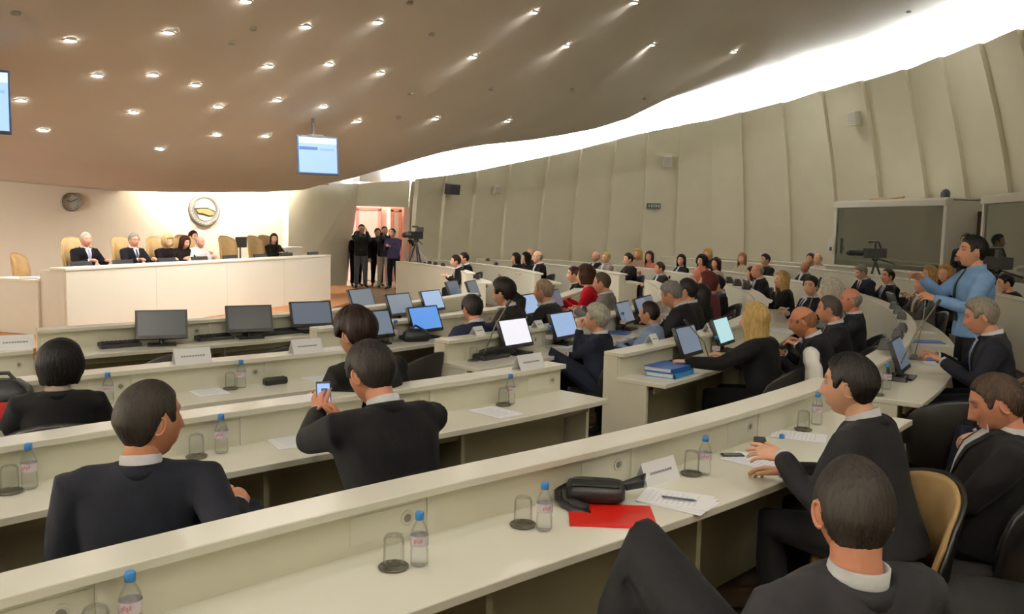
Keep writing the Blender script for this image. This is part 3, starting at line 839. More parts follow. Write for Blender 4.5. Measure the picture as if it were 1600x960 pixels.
    # ---- collars, shirt front, tie, lapels
    def nring(z0, z1, rx, ry, gap=0, tilt=.18, th=.006):
        n = 20; rg = []
        for zz, rr_ in ((z0, 1.10), (z1, 1.0), (z1, .90), (z0, 1.0)):
            rg.append([neck + rl @ Vector((rx * rr_ * math.sin(2*PI*i/n), -.004 + ry * rr_ * math.cos(2*PI*i/n), zz - tilt * ry * math.cos(2*PI*i/n))) for i in range(n)])
        m = MB(); m.loft(rg + [rg[0]], cap=False); return m
    if jacket in ('jacket', 'shirt'):
        nring(-.035, .035, .066, .070).build('shirt_collar', m_cloth(shirt, .7), root, smooth=True)
    if jacket == 'jacket':
        n = 18; rg = []
        for zz, rr_ in ((-.035, 1.16), (.012, 1.02), (.016, 1.10), (-.035, 1.30)):
            rg.append([neck + rl @ Vector((.074 * rr_ * math.sin(t), -.010 - .070 * rr_ * math.cos(t), zz - .035 * max(0, -math.cos(t)))) for t in np.linspace(-PI * .62, PI * .62, n)])
        m = MB(); m.loft(rg + [rg[0]], closed=False, cap=False); m.build('jacket_collar', m_cloth(suit), root, smooth=True)
    if front and jacket in ('jacket', 'shirt'):
        def patch(name, xs, z_top, z_bot, m, off, rows=10, cols=4):
            def go():
                bv = BVHTree.FromPolygons([v.co.copy() for v in jo.data.vertices], [tuple(p.vertices) for p in jo.data.polygons])
                b = MB(); rgs = []
                for i in range(rows + 1):
                    f_ = i / rows; z_ = z_top + (z_bot - z_top) * f_; x0, x1 = xs(f_); rg = []
                    for k in range(cols + 1):
                        xx = x0 + (x1 - x0) * k / cols
                        o_ = P + rl @ Vector((xx, .175 * bulk, z_)); hit = bv.ray_cast(o_, rl @ Vector((0, -1, 0)))
                        pt = hit[0] if hit[0] is not None else P + rl @ Vector((xx, .1, z_))
                        rg.append(pt + rl @ Vector((0, off, 0)))
                    rgs.append(rg)
                i0 = len(b.v); b.loft(rgs, closed=False, cap=False)
                o = b.build(name, m, root, smooth=True)
                md = o.modifiers.new('t', 'SOLIDIFY'); md.thickness = .003; md.offset = -1
            LATER.append(go)
        if jacket == 'jacket':
            patch('shirt_front', lambda f: (-.062 * (1 - f), .062 * (1 - f)), .50, .20, m_cloth(shirt, .7), .005)
            for q in (-1, 1):
                patch('lapel', lambda f, q=q: tuple(sorted((q * .062 * (1 - f), q * (.062 * (1 - f) + .055 * math.sin(PI * min(1, f * .8 + .2))))) ), .49, .20, m_cloth(suit), .008)
        if tie: patch('tie', lambda f: (-(.014 + .022 * min(1, f * 1.3)), .014 + .022 * min(1, f * 1.3)), .49, .22 if jacket == 'jacket' else .06, m_cloth(tie, .5), .011)
    PLIST.append((label, depth, root))
    if chair: 
        office_chair(root.location.copy(), rz + math.radians(crz), chair, s)
    return root
HANDPOSE = {}
# ------------------------------------------------------------------ swivel tub chair
M_TAN = mat('tan_leather', srgb(168, 138, 92), .5, noise=.12, nscale=10, bump=.15, bscale=40)
M_SHELL = mat('dark_chair_shell', srgb(22, 20, 20), .4, noise=.1, nscale=10)
M_CUSH = mat('dark_chair_fabric', srgb(25, 23, 22), .9, bump=.3, bscale=120)
_CH = {}
def chair_meshes(kind):
    if kind in _CH: return _CH[kind]
    pad = M_TAN if 'tan' in kind else M_CUSH
    seat = MB(); n = 20
    def rg(r, z): return [Vector((r * .25 * math.copysign(abs(math.cos(2*PI*i/n)) ** .7, math.cos(2*PI*i/n)), .04 + r * .25 * math.copysign(abs(math.sin(2*PI*i/n)) ** .7, math.sin(2*PI*i/n)), z)) for i in range(n)]
    seat.loft([rg(.85, .355), rg(.97, .37), rg(1.0, .395), rg(.97, .422), rg(.8, .432)])
    hi = 1.12 if 'high' in kind else .84
    def shell(r0, r1, lo, top, a):
        m = MB(); rings = []
        for i in range(19):
            t = -a + 2 * a * i / 18; c = math.cos(t / a * PI / 2)
            zt = lo + (top - lo) * (.50 + .50 * c ** .5) if 'high' not in kind else lo + (top - lo) * (.62 + .38 * c ** .3)
            pr = []
            for (r, z, ex) in ((r0, lo, 0), (r0, (lo + zt) / 2, .018), (r0, zt - .02, .05), ((r0 + r1) / 2, zt, .055), (r1, zt - .02, .05), (r1, (lo + zt) / 2, .018), (r1, lo, 0)):
                rr_ = r + ex
                pr.append(Vector((rr_ * math.sin(t), .03 - rr_ * math.cos(t) * 1.0, z)))
            rings.append(pr)
        m.loft(rings); return m
    a = math.radians(72 if 'high' not in kind else 62)
    back = shell(.235, .262, .40, hi - .012, a * .97); out = shell(.262, .284, .36, hi, a)
    post = MB(); post.lathe([(.03, .09), (.03, .22), (.045, .23), (.045, .34), (.12, .355)], n=12)
    base = MB()
    for k in range(5):
        t = 2*PI*k/5 + .3; base.tube([(0, 0, .085), (.27 * math.cos(t), .27 * math.sin(t), .065)], [.03, .018], n=6)
        base.ell((.27 * math.cos(t), .27 * math.sin(t), .032), (.028, .028, .032), n=8, k=5)
    _CH[kind] = [('seat', seat.mesh('seat', pad, True, True)), ('back_pad', back.mesh('back_pad', pad, True, True)), ('back_shell', out.mesh('back_shell', M_TAN if 'high' in kind else M_SHELL, True, True)),
                 ('post', post.mesh('post', M_SHELL, True, True)), ('base', base.mesh('base', M_SHELL, True, True))]
    return _CH[kind]
def office_chair(loc, rz, spec, s=1.0):
    kind, label = spec[0], spec[1]
    if len(label.split()) > 16: label = ' '.join(label.split()[:16])
    t = thing('office_chair', label, 'chair', loc, rz, spec[2] if len(spec) > 2 else None)
    for nme, me in chair_meshes(kind): link(nme, me, t)
    return t
# ------------------------------------------------------------------ the people, row by row
def rowdist(px, py, Rb, off=.85, pick=None):
    u = ray(px, py); k = u.x / u.y; R_ = Rb + off
    a = k*k + 1; b = -2 * (k * CEN.x + CEN.y); c = CEN.x**2 + CEN.y**2 - R_**2; D = b*b - 4*a*c
    if D <= 0: return -b / 2 / a
    ts = [(-b - D**.5) / 2 / a, (-b + D**.5) / 2 / a]
    if pick is not None: return ts[pick]
    return min(ts, key=lambda t: abs(1.9 + u.z / u.y * t - 1.32) if t > 0 else 99)
def inward(px, d): 
    p = atd(px, 480, d); return math.atan2(CEN.y - p.y, CEN.x - p.x)
BLK = (26, 25, 28); NAVY = (28, 32, 50); CHAR = (46, 46, 50); GREY = (112, 108, 102); WHT = (228, 230, 236)
HB = (24, 20, 18); HBR = (58, 44, 34); HGR = (150, 146, 138); HDG = (78, 72, 66); HBL = (196, 168, 112); HWH = (206, 200, 186); HRD = (84, 44, 30)
SK = (214, 166, 138); SKR = (206, 144, 118); SKT = (190, 140, 110)
def seat(nick, top, row=None, d=None, df=0, chair='dark', pick=None, off=.85, **k):
    if d is None: d = rowdist(top[0], top[1], row, off, pick)
    f = inward(top[0], d) + math.radians(df)
    ch = (chair, 'dark chair under person ' + nick) if chair else None
    if chair == 'tan': ch = ('tan', 'tan-lined chair under person ' + nick)
    return person('person ' + nick, top, d, f, chair=ch, **k)
# --- nearest
FG = seat('in charcoal jacket seated nearest the camera with one knee raised', (1338, 714), d=2.06, legk=1.22, low=.014, df=-20, lean=-12, hy=-20, hp=4, hr=0, suit=(58, 56, 60),
     shirt=(222, 224, 226), trousers=(40, 39, 42), hair=(62, 56, 50), style='buzz', lod=0, arms='lap', skin=SKR, bulk=1.04, front=False,
     legpts={-1: [('w', .44, 2.68, .86), ('w', .30, 2.5, .42), ('w', .18, 2.56, .36)], 1: [('w', .62, 2.72, .60), ('w', .55, 2.72, .10), ('w', .50, 2.86, .05)]},
     L=('w', .55, 2.26, .66), R=('w', .78, 2.5, .62))
seat('in black jacket gesturing with open hands over papers on the front desk', (1330, 555), d=3.75, df=4, lean=14, hy=6, hp=4, suit=(36, 35, 38), shirt=WHT, hair=(34, 29, 26),
     style='short', lod=0, chair='tan', crz=52, skin=SK, L=('w', 1.21, 3.66, .90), R=('w', 1.26, 3.78, .80), front=False, bulk=1.04,
     hands={'L': dict(dir=(-.25, 1, .12), up=(-.55, 0, .8), curl=(12, 18, 12), spread=9, thumb=45), 'R': dict(dir=(0, 1, -.1), up=(.3, 0, 1), curl=(14, 22, 14), spread=6)})
seat('in black jacket leaning back and looking down at the right edge', (1562, 586), d=3.8, HS=1.16, df=22, lean=-14, hy=0, hp=22, suit=(24, 22, 24), shirt=(226, 226, 230), trousers=(26, 26, 32),
     hair=(84, 66, 52), style='buzz', lod=0, skin=SKR, arms='lap', bulk=1.1)
seat('in navy suit with face turned right, seated at left beside water bottle', (232, 598), d=2.93, HS=1.14, low=.01, df=-18, lean=2, hy=-52, hp=2, suit=(34, 36, 48), shirt=(230, 228, 236), trousers=(46, 50, 64),
     hair=(64, 58, 52), style='buzz', lod=0, skin=(196, 138, 108), R=('w', -.98, 2.98, .86), L=(-.20, .27, .64), legs='cross', front=False, bulk=1.06, pole=dict(L=(-.3, -.6, -.9), R=(.5, -.6, -.6)),
     legpts={1: [(.34, .42, .66), (.10, .62, .32), (.04, .74, .30)], -1: [(-.14, .42, .50), (-.13, .40, .10), (-.14, .55, .05)]},
     hands={'R': dict(dir=(.1, 1, .25), up=(.5, -.2, .8), curl=(16, 20, 14), spread=5)})
seat('in black suit holding a lit mobile phone', (580, 535), d=3.75, df=0, lean=17, hy=8, hp=20, suit=(24, 23, 27), shirt=WHT, hair=(50, 44, 40), style='short', lod=0, skin=SKR, front=False, bulk=1.12,
     L=('w', -.93, 4.02, .97), R=('w', -.80, 3.97, .94), pole=dict(L=(-.9, .1, -1), R=(.5, 0, -1)),
     hands={'L': dict(dir=(.25, .6, .9), up=(-.8, -.2, .2), curl=(30, 35, 25), thumb=25), 'R': dict(dir=(-.3, .6, .8), up=(.7, -.4, .3), curl=(40, 45, 30), thumb=30)})
seat('in black jacket with head turned right, seated alone far left', (95, 538), d=4.55, df=-8, lean=4, hy=-48, hp=0, suit=BLK, shirt=(190, 170, 160), hair=(20, 17, 17), style='puff', lod=0, skin=SK, front=False, jacket='jacket', cuffs=False, bulk=.98)
seat('in black top bent over papers, directly behind the person with the phone', (556, 486), d=5.0, df=8, lean=16, hy=6, hp=14, suit=(22, 21, 23), shirt=BLK, hair=(44, 28, 22), style='full', lod=0, skin=SK, jacket='sweater', front=False,
     L=('w', -1.21, 5.22, .80), R=('w', -.92, 5.45, .80), cuffs=False)
# --- right block, behind the near desk
seat('in black sweater stretching an arm to the keyboard beside blue binders', (1180, 475), 13.62, df=-4, lean=10, hy=4, suit=(16, 15, 17), hair=(202, 172, 112), style='long', lod=1, jacket='sweater', front=False, cuffs=False, bare=False,
     L=(-.50, .46, .82), R=(.10, .42, .80), pick=0, off=.8)
seat('in dark suit, bald, bent over the white papers on the desk', (1256, 478), 13.62, d=7.1, lean=20, df=10, hy=0, hp=18, suit=(30, 31, 38), hair=(150, 104, 80), style='bald', lod=1, skin=(196, 132, 98))
seat('in dark suit with white collar beside the bald person', (1297, 462), 13.62, d=8.0, lean=10, df=6, hp=6, suit=(34, 34, 38), hair=(92, 84, 80), style='thin', lod=1, skin=SKR)
seat('in navy suit with red cheeks, upright in front of the curved white panel', (1330, 450), 13.62, d=8.9, lean=2, hy=4, suit=(30, 32, 42), hair=HGR, style='bald', lod=1, skin=(206, 136, 112), df=6)
seat('in dark striped-tie suit facing the camera from the middle rows', (1268, 432), 13.62, d=10.9, lean=-4, twist=25, hy=62, suit=(36, 38, 48), hair=HB, style='short', lod=1, tie=(60, 66, 92), arms='fold')
seat('with pale hair in grey dress looking away, middle rows', (1300, 437), 13.62, d=9.9, lean=4, hy=-20, suit=(120, 118, 116), hair=HWH, style='bob', lod=1, jacket='dress', cuffs=False)
seat('in black top with long fair hair reaching to the laptop', (1222, 424), 13.62, d=12.6, lean=8, hy=20, suit=BLK, hair=(190, 158, 104), style='long', lod=1, jacket='sweater', cuffs=False)
seat('in pinstriped dark suit leaning towards the fair-haired person', (1184, 412), 13.62, d=15.0, lean=12, suit=(38, 38, 44), hair=HGR, style='bald', lod=2, skin=SKR, tie=(150, 150, 160))
seat('in white blouse with dark hair beside the pinstriped suit', (1175, 418), 13.62, d=15.6, lean=8, suit=(206, 204, 206), hair=HRD, style='bob', lod=2, jacket='blouse', cuffs=False)
# --- desk beside the standing person
ST = person('person standing in light blue shirt and dark tie, speaking', (1521, 369), 7.75, inward(1521, 7.75) + math.radians(18), seated=False, lean=2, hy=4, hp=-2, legs='stand', suit=(132, 172, 222), shirt=(136, 176, 226), tie=(44, 58, 66),
     trousers=(24, 23, 25), hair=(30, 26, 24), style='short', lod=0, skin=(208, 156, 126), jacket='shirt', R=(.02, .42, 1.33), L=(-.16, .36, 1.18), bulk=1.06,
     hands={'R': dict(dir=(-.2, 1, .5), up=(.6, 0, .7)), 'L': dict(dir=(.2, 1, .3), up=(-.6, 0, .7))})
seat('in navy suit and blue tie writing beside the standing speaker', (1535, 466), d=6.6, df=10, lean=9, hy=0, hp=16, suit=(30, 32, 44), hair=(140, 132, 120), style='short', lod=1, tie=(92, 110, 140), skin=(200, 146, 120), L=(-.14, .38, .81), R=(.14, .40, .81), chair='tan')
seat('in grey suit and cream tie left of the standing speaker', (1443, 428), 15.24, d=11.5, lean=0, hy=8, df=8, suit=(74, 72, 70), hair=HGR, style='bald', lod=1, tie=(200, 190, 160), skin=(214, 156, 134))
seat('in dark suit with white shirt, face towards the middle, behind curved panel', (1388, 420), 15.24, lean=2, hy=10, df=6, suit=(30, 32, 38), hair=HBR, style='recede', lod=1, tie=(90, 90, 100), skin=SKR)
seat('in dark suit looking down at desk, behind the curved panel', (1346, 414), 15.24, lean=10, hp=22, df=6, suit=(34, 38, 52), hair=HGR, style='short', lod=1, tie=(60, 60, 70))
seat('in dark olive sweater bending down behind the standing speaker', (1572, 428), 17.0, d=12.6, lean=14, hp=12, suit=(34, 36, 30), hair=(34, 28, 25), style='short', lod=1, jacket='sweater', cuffs=False, zfloor=.0)
seat('with chestnut hair half hidden by the speaker\'s raised hand', (1478, 414), 17.0, d=13.2, lean=4, hy=40, suit=(40, 36, 38), hair=(170, 130, 80), style='long', lod=2, jacket='dress', cuffs=False)
seat('with only the fair crown showing behind the grey suit', (1453, 416), 17.0, d=14.4, lean=4, hy=10, suit=(150, 128, 110), hair=(186, 150, 96), style='bob', lod=2, jacket='dress', cuffs=False, zfloor=-.0)
person('person standing in dark suit beside the interpreters\' booth', (1512, 345), 17.6, inward(1512, 17.6) + .5, seated=False, legs='stand', suit=(28, 26, 28), hair=HB, style='short', lod=1, tie=(60, 30, 30), arms='fold', L=(-.05, .26, 1.2), R=(.08, .25, 1.22))
seat('in navy suit at the right edge with white cuff and hand on lap', (1640, 520), d=5.3, df=20, lean=-6, suit=(34, 38, 60), hair=HGR, style='short', lod=1, R=(-.05, .42, .62), L=(-.28, .50, .60), chair='tan',
     legpts={-1: [(-.16, .46, .62), (-.18, .50, .16), (-.18, .65, .10)], 1: [(.12, .44, .52), (.12, .40, .1), (.12, .55, .05)]})
# --- middle block
seat('in navy suit with hand on chin beside the white-lit monitor', (932, 478), 12.24, off=.80, pick=0, df=14, lean=2, hy=8, suit=(34, 40, 60), hair=(176, 174, 160), style='full', lod=1, skin=(200, 150, 124), arms='chin', L=(-.03, .215, 1.045), R=(-.02, .34, .78),
     legpts={-1: [(-.16, .46, .80), (-.30, .40, .42), (-.36, .5, .38)], 1: [(.12, .44, .52), (.12, .40, .1), (.12, .55, .05)]},
     hands={'L': dict(dir=(.3, .2, 1), up=(-.7, .5, 0), curl=(50, 60, 40))})
seat('in light blue shirt with dark hair, right of the hand-on-chin person', (1015, 472), 12.24, off=.80, pick=0, lean=4, df=6, suit=(146, 166, 200), shirt=(146, 166, 200), hair=(36, 28, 25), style='short', lod=1, skin=SKT, jacket='shirt', cuffs=False, front=False)
seat('in royal blue jacket with short dark hair, facing left', (1077, 462), 12.24, off=.80, pick=0, lean=4, df=12, hy=12, suit=(44, 54, 150), hair=(40, 24, 28), style='puff', lod=1, jacket='blouse', cuffs=False)
seat('in dark suit bowing the grey head to read, middle block', (1050, 440), 12.24, off=.80, pick=0, lean=18, hp=26, suit=(40, 38, 44), hair=(120, 116, 112), style='short', lod=1, skin=SKR)
seat('in olive dark jacket hidden behind the reading person', (1074, 436), 12.24, off=.80, pick=0, lean=8, suit=(58, 54, 50), hair=(36, 34, 28), style='short', lod=1)
seat('in black jacket with sharp left profile, middle block', (1121, 431), 12.24, off=.80, pick=0, lean=2, df=12, suit=BLK, hair=(28, 24, 24), style='short', lod=1, jacket='jacket')
seat('in black top with dark bobbed hair, back turned, middle block', (1096, 446), 12.24, off=.80, pick=0, lean=4, suit=BLK, hair=(30, 26, 27), style='bob', lod=1, jacket='sweater', cuffs=False)
seat('with auburn hair and pale face between the two black jackets', (1106, 427), 12.24, d=11.2, lean=4, hy=8, suit=(110, 60, 60), hair=(110, 46, 40), style='puff', lod=2, jacket='dress', cuffs=False)
seat('with white hair just above the sharp profile', (1119, 424), 12.24, d=12.2, lean=2, suit=(90, 90, 96), hair=HWH, style='short', lod=2)
seat('with flushed bald head, white collar, middle block', (1094, 415), 12.24, d=13.6, lean=0, hy=30, suit=(52, 58, 70), hair=HGR, style='bald', lod=2, skin=(216, 134, 112))
seat('in grey suit behind the red jacket', (941, 426), 10.95, d=10.8, lean=6, df=6, hp=8, suit=(128, 124, 120), hair=(96, 80, 66), style='recede', lod=1, skin=SKR)
seat('in bright red jacket typing', (915, 416), 10.95, d=11.6, lean=12, df=8, suit=(196, 26, 44), hair=(76, 50, 38), style='puff', lod=1, jacket='blouse', cuffs=False)
seat('in black beyond the red jacket', (897, 417), 10.95, d=13.4, lean=8, df=10, suit=BLK, hair=(92, 60, 46), style='short', lod=1)
seat('in dark grey suit, cropped head, beside the blue screen', (850, 436), 10.95, d=9.2, lean=8, df=6, hp=4, suit=(58, 57, 58), hair=(150, 130, 110), style='buzz', lod=1, skin=(196, 146, 118))
seat('in charcoal suit raising one hand beside the face', (787, 438), 10.95, d=8.7, lean=10, df=14, hp=6, suit=(48, 45, 42), hair=(34, 27, 24), style='full', lod=1, skin=SKT, R=(.30, .26, 1.16),
     hands={'R': dict(dir=(.3, .2, 1), up=(.3, -.8, 0), curl=(15, 20, 12), spread=10)})
seat('in navy suit seen from the back, head bowed, middle block', (738, 461), 10.95, d=7.7, lean=12, hp=12, df=-16, suit=(44, 52, 86), hair=(44, 38, 34), style='short', lod=1, skin=SKR, front=False)
# --- far block
far = dict(lod=2)
seat('in dark suit bending forward, nearest the doorway desk', (712, 399), 9.0, d=17.6, lean=20, suit=(36, 34, 38), hair=HBR, zfloor=-.0, **far)
seat('in black suit at the doorway desk, behind the bending one', (725, 395), 9.0, d=18.6, lean=10, suit=BLK, hair=HBR, **far)
seat('in black with dark hair, leftmost at the second far desk', (806, 396), 10.4, d=20.0, lean=14, suit=BLK, hair=HB, style='bob', jacket='sweater', cuffs=False, **far)
seat('in dark plum with dark hair at the second far desk', (822, 395), 10.4, d=19.2, lean=10, suit=(44, 32, 36), hair=HB, style='bob', jacket='sweater', cuffs=False, **far)
seat('with round balding head behind the second far desk', (828, 389), 10.4, d=21.2, lean=2, suit=(70, 64, 64), hair=HGR, style='bald', skin=SKR, **far)
seat('in black suit, bald, at the near end of the second far desk', (840, 392), 10.4, d=18.4, lean=6, suit=BLK, hair=HGR, style='bald', skin=SK, **far)
seat('in dark suit and white shirt, leftmost at the third far desk', (931, 393), 12.2, d=20.4, lean=0, hy=20, suit=(32, 32, 38), hair=(130, 110, 90), style='bald', **far)
seat('in pale grey jacket at the third far desk', (947, 394), 12.2, d=19.6, lean=0, hy=30, suit=(150, 140, 134), hair=HBL, style='short', **far)
seat('in black pullover with outstretched arm at the third far desk', (982, 396), 12.2, d=18.6, lean=4, hy=10, suit=BLK, hair=HBR, jacket='sweater', cuffs=False, **far)
seat('with fair hair, beige top, in the fourth far row', (997, 389), 13.75, d=21.2, lean=0, hy=30, suit=(170, 140, 124), hair=HBL, style='bob', jacket='dress', cuffs=False, **far)
seat('with long chestnut hair and pink top in the fourth far row', (1015, 393), 13.75, d=20.4, lean=0, hy=40, suit=(196, 120, 110), hair=(96, 50, 36), style='long', jacket='dress', cuffs=False, **far)
seat('in slate suit with brown hair, turned left, end of the third far desk', (1031, 410), 12.2, d=16.8, lean=4, df=6, suit=(50, 50, 58), hair=(70, 50, 40), **far)
seat('with long black hair in dark jacket facing us, fourth far row', (1065, 398), 13.75, d=19.0, lean=0, hy=45, suit=(34, 32, 36), hair=(36, 26, 24), style='long', jacket='jacket', cuffs=False, **far)
seat('in red top with dark short hair in the far right rows', (1097, 399), 13.75, d=18.4, lean=2, hy=30, suit=(190, 50, 56), hair=HB, style='puff', jacket='dress', cuffs=False, **far)
seat('with fair hair in black, highest of the far right cluster', (1106, 389), 15.24, d=21.6, lean=0, hy=30, suit=BLK, hair=(190, 150, 84), style='bob', jacket='dress', cuffs=False, **far)
seat('with long dark hair and pink blouse, far right cluster', (1119, 403), 13.75, d=17.4, lean=0, hy=35, suit=(210, 120, 120), hair=(50, 28, 26), style='long', jacket='dress', cuffs=False, **far)
seat('with light brown hair in cream jacket near the ribbed wall', (1160, 396), 15.24, d=20.2, lean=0, hy=35, suit=(200, 190, 170), hair=(150, 110, 74), style='long', jacket='blouse', cuffs=False, **far)
seat('in black with black hair, left of the strong wall rib', (1196, 397), 15.24, d=19.2, lean=2, hy=10, suit=BLK, hair=HB, jacket='sweater', cuffs=False, **far)
seat('in white shirt and dark jacket, arms wide, far right row', (1258, 408), 15.24, d=17.6, lean=0, hy=30, suit=(44, 34, 38), hair=HGR, style='bald', skin=(186, 134, 112), **far)
seat('with dark hair by the booth\'s left corner', (1267, 396), 17.0, d=20.6, lean=0, hy=20, suit=(120, 80, 70), hair=HBR, jacket='sweater', cuffs=False, zfloor=.0, **far)
seat('in pale shirt by the booth\'s left corner', (1278, 396), 17.0, d=19.8, lean=0, hy=20, suit=(214, 206, 200), shirt=(214, 206, 200), hair=HGR, style='bald', jacket='shirt', cuffs=False, front=False, **far)
# --- rostrum
ROA = Vector((-6.38, 12.04, .15)); ROB = Vector((-4.04, 18.73, .15)); RD = (ROB - ROA).normalized(); RN = Vector((RD.y, -RD.x, 0))   # RN points at the hall
RFACE = math.atan2(RN.y, RN.x)
def rdepth(px, back):
    k = ray(px, 400); k = k.x / k.y; o = ROA - RN * back
    t = (k * o.y - o.x) / (RD.x - k * RD.y); return o.y + t * RD.y
def chairman(nick, top, back=1.15, zf=.42, turn=-8, seatch=True, **k):
    d = rdepth(top[0], back)
    return person('person ' + nick, top, d, RFACE + math.radians(turn), zfloor=zf, chair=('tan_high', 'tan high-backed chair of person ' + nick) if seatch else None, lod=1, **k)
chairman('in dark suit and pale tie, leftmost at the rostrum', (134, 363), suit=(34, 30, 36), tie=(150, 150, 190), hair=(190, 180, 170), style='thin', skin=(216, 150, 130), hy=-8)
chairman('in slate suit with white shirt and glasses, second at the rostrum', (209, 365), suit=(48, 48, 58), tie=(80, 84, 100), hair=(150, 144, 138), style='short', skin=SKR, glasses=True, hy=-10)
chairman('with puffy fair hair in dark jacket, third at the rostrum', (262, 373), suit=(46, 36, 38), hair=(206, 176, 124), style='puff', jacket='dress', cuffs=False, hy=-10, hp=10)
chairman('in white shirt, bald, reading papers at the middle of the rostrum', (313, 369), suit=(226, 224, 224), shirt=(226, 224, 224), hair=HGR, style='bald', jacket='shirt', cuffs=False, skin=(220, 160, 138), front=False, hp=10, lean=14)
chairman('with brown hair bending down, right of the fair-haired one', (289, 380), back=1.2, suit=(60, 50, 50), hair=(90, 44, 36), style='bob', jacket='dress', cuffs=False, lean=16, hp=14)
chairman('in red top behind the white shirt at the rostrum', (302, 361), back=2.1, suit=(196, 110, 100), hair=HRD, style='short', jacket='blouse', cuffs=False)
chairman('with long brown hair at the right end of the rostrum', (428, 366), back=1.6, suit=(54, 44, 44), hair=(100, 62, 40), style='long', jacket='dress', cuffs=False, hy=-40)
# --- photographers in the doorway
def snapper(nick, top, d, f, **k):
    return person('person ' + nick, top, d, math.radians(f), seated=False, legs='stand', lod=1, shirt=k.get('suit', BLK), jacket='sweater', cuffs=False, **k)
snapper('in dark grey jacket holding a camera up, front of the doorway', (565, 351), 24.0, -70, suit=(58, 56, 52), trousers=(74, 76, 82), hair=HBR, arms='camera', pole=dict(L=(-.3, 0, -1), R=(.3, 0, -1)))
snapper('in black, leftmost in the doorway', (558, 361), 24.6, -60, suit=(24, 22, 22), hair=HB, arms='fold', L=(-.05, .25, 1.2), R=(.06, .26, 1.2))
snapper('in black coat in the middle of the doorway', (590, 357), 24.8, -75, suit=(30, 26, 28), hair=HBR, arms='down', L=(-.24, .05, .8), R=(.24, .05, .8))
snapper('in beige trousers beside the black coat in the doorway', (601, 354), 24.2, -70, suit=(50, 46, 54), trousers=(150, 140, 126), hair=HBR, style='recede', arms='camera', pole=dict(L=(-.3, 0, -1), R=(.3, 0, -1)))
snapper('in purple-blue top with arms folded, right in the doorway', (613, 357), 23.7, -110, suit=(62, 54, 84), trousers=(36, 38, 52), hair=HBR, style='thin', arms='fold', L=(-.05, .27, 1.2), R=(.08, .26, 1.22))
snapper('crouching in white shirt behind the tripod by the doorway', (641, 393), 22.2, 200, suit=(208, 196, 192), trousers=(48, 46, 50), hair=HB, lean=40, R=(.05, .5, 1.0), L=(-.1, .5, .95), sc=.92)
flush_remesh()
# ------------------------------------------------------------------ rostrum
RZ = math.atan2(RD.y, RD.x)
def RP(u, back, z): return ROA + RD * u - RN * back + Vector((0, 0, z - ROA.z))
RL = (ROB - ROA).length
pod = MB(); pod.prism([(p.x, p.y) for p in (RP(.1, .5, 0), RP(RL + 1.3, 1.0, 0), RP(RL + 1.3, 2.2, 0), RP(RL - 1.5, 3.0, 0), RP(.1, 3.6, 0))], .15, .42); struct(pod.build('trim_6', M_DAIS))
ro = thing('rostrum_desk', 'long white rostrum desk in front of the high-backed chairs', 'desk', RP(RL / 2, .3, .15), RZ)
def rbox(name, u0, u1, b0, b1, z0, z1, m, parent=None, bev=.006):
    c = RP((u0 + u1) / 2, (b0 + b1) / 2, (z0 + z1) / 2); b = MB(); b.box((0, 0, 0), (u1 - u0, abs(b1 - b0), z1 - z0))
    o = b.build(name, m, parent, bevel=bev)
    if parent is not None: o.location = Matrix.Rotation(-RZ, 3, 'Z') @ (c - parent.location)
    else: o.location = c; o.rotation_euler = (0, 0, RZ)
    return o
M_ROS = mat('rostrum_laminate', srgb(226, 222, 208), .4, noise=.015, nscale=2)
for k in range(4): rbox('front_panel', RL * k / 4 + .003, RL * (k + 1) / 4 - .003, 0, .04, .15, 1.10, M_ROS, ro, .003)
rbox('ledge_top', -.01, RL + .01, -.01, .30, 1.10, 1.14, M_ROS, ro)
rbox('inner_panel', 0, RL, .24, .27, .88, 1.10, M_ROS, ro)
rbox('worktop', 0.02, RL - .02, .27, .85, .84, .88, M_DESK, ro)
rbox('end_panel', 0, .04, .04, .5, .15, 1.10, M_ROS, ro); rbox('end_panel', RL - .04, RL, .04, .85, .15, 1.10, M_ROS, ro)
wing = thing('side_table', 'low white side table with paper at the left end of rostrum', 'table', RP(-.02, .45, .15), RZ)
rbox('table_top', -.06, .30, .50, 1.35, .92, .96, M_ROS, wing); rbox('front_panel', -.04, .02, .50, 1.3, .15, .92, M_ROS, wing); rbox('end_panel', .02, .28, 1.26, 1.3, .15, .92, M_ROS, wing)
pp = MB(); pp.box((0, 0, .011), (.22, .30, .02)); o = pp.build('paper_stack', M_PAPER); o.location = RP(.1, .72, .962); o.rotation_euler = (0, 0, RZ + .2); tag(o, 'white paper stack on the side table at left end of the rostrum', 'paper')
for px, nm in ((127, 'before leftmost chair'), (193, 'before second chair'), (262, 'before puffy fair hair'), (313, 'before the white shirt'), (361, 'before first empty chair'), (408, 'before second empty chair'), (449, 'before the white cabinet'), (490, 'at the right end')):
    d = rdepth(px, .42); p = atd(px, 400, d); z = .88
    t = thing('flat_monitor', 'low black desk screen on rostrum ' + nm, 'monitor', (p.x, p.y, z), RZ)
    b = MB(); b.box((0, 0, .20), (.42, .03, .24), Matrix.Rotation(-.25, 3, 'X')); b.build('screen_back', M_BLACK, t, bevel=.006)
    b = MB(); b.box((0, -.02, .005), (.2, .16, .01)); b.box((0, .0, .05), (.04, .03, .09)); b.build('stand', M_BLACK, t)
def empty_high(px, back, zf, label, rzo=0, s=.95, d=None):
    d = d or rdepth(px, back); p = atd(px, 400, d)
    office_chair(Vector((p.x, p.y, zf)), RFACE - PI/2 + rzo, ('tan_high', label), s)
empty_high(366, 1.25, .42, 'empty tan high-backed chair right of the white shirt at rostrum'); empty_high(409, 1.3, .42, 'empty tan high-backed chair nearest the right end of the rostrum', s=.88)
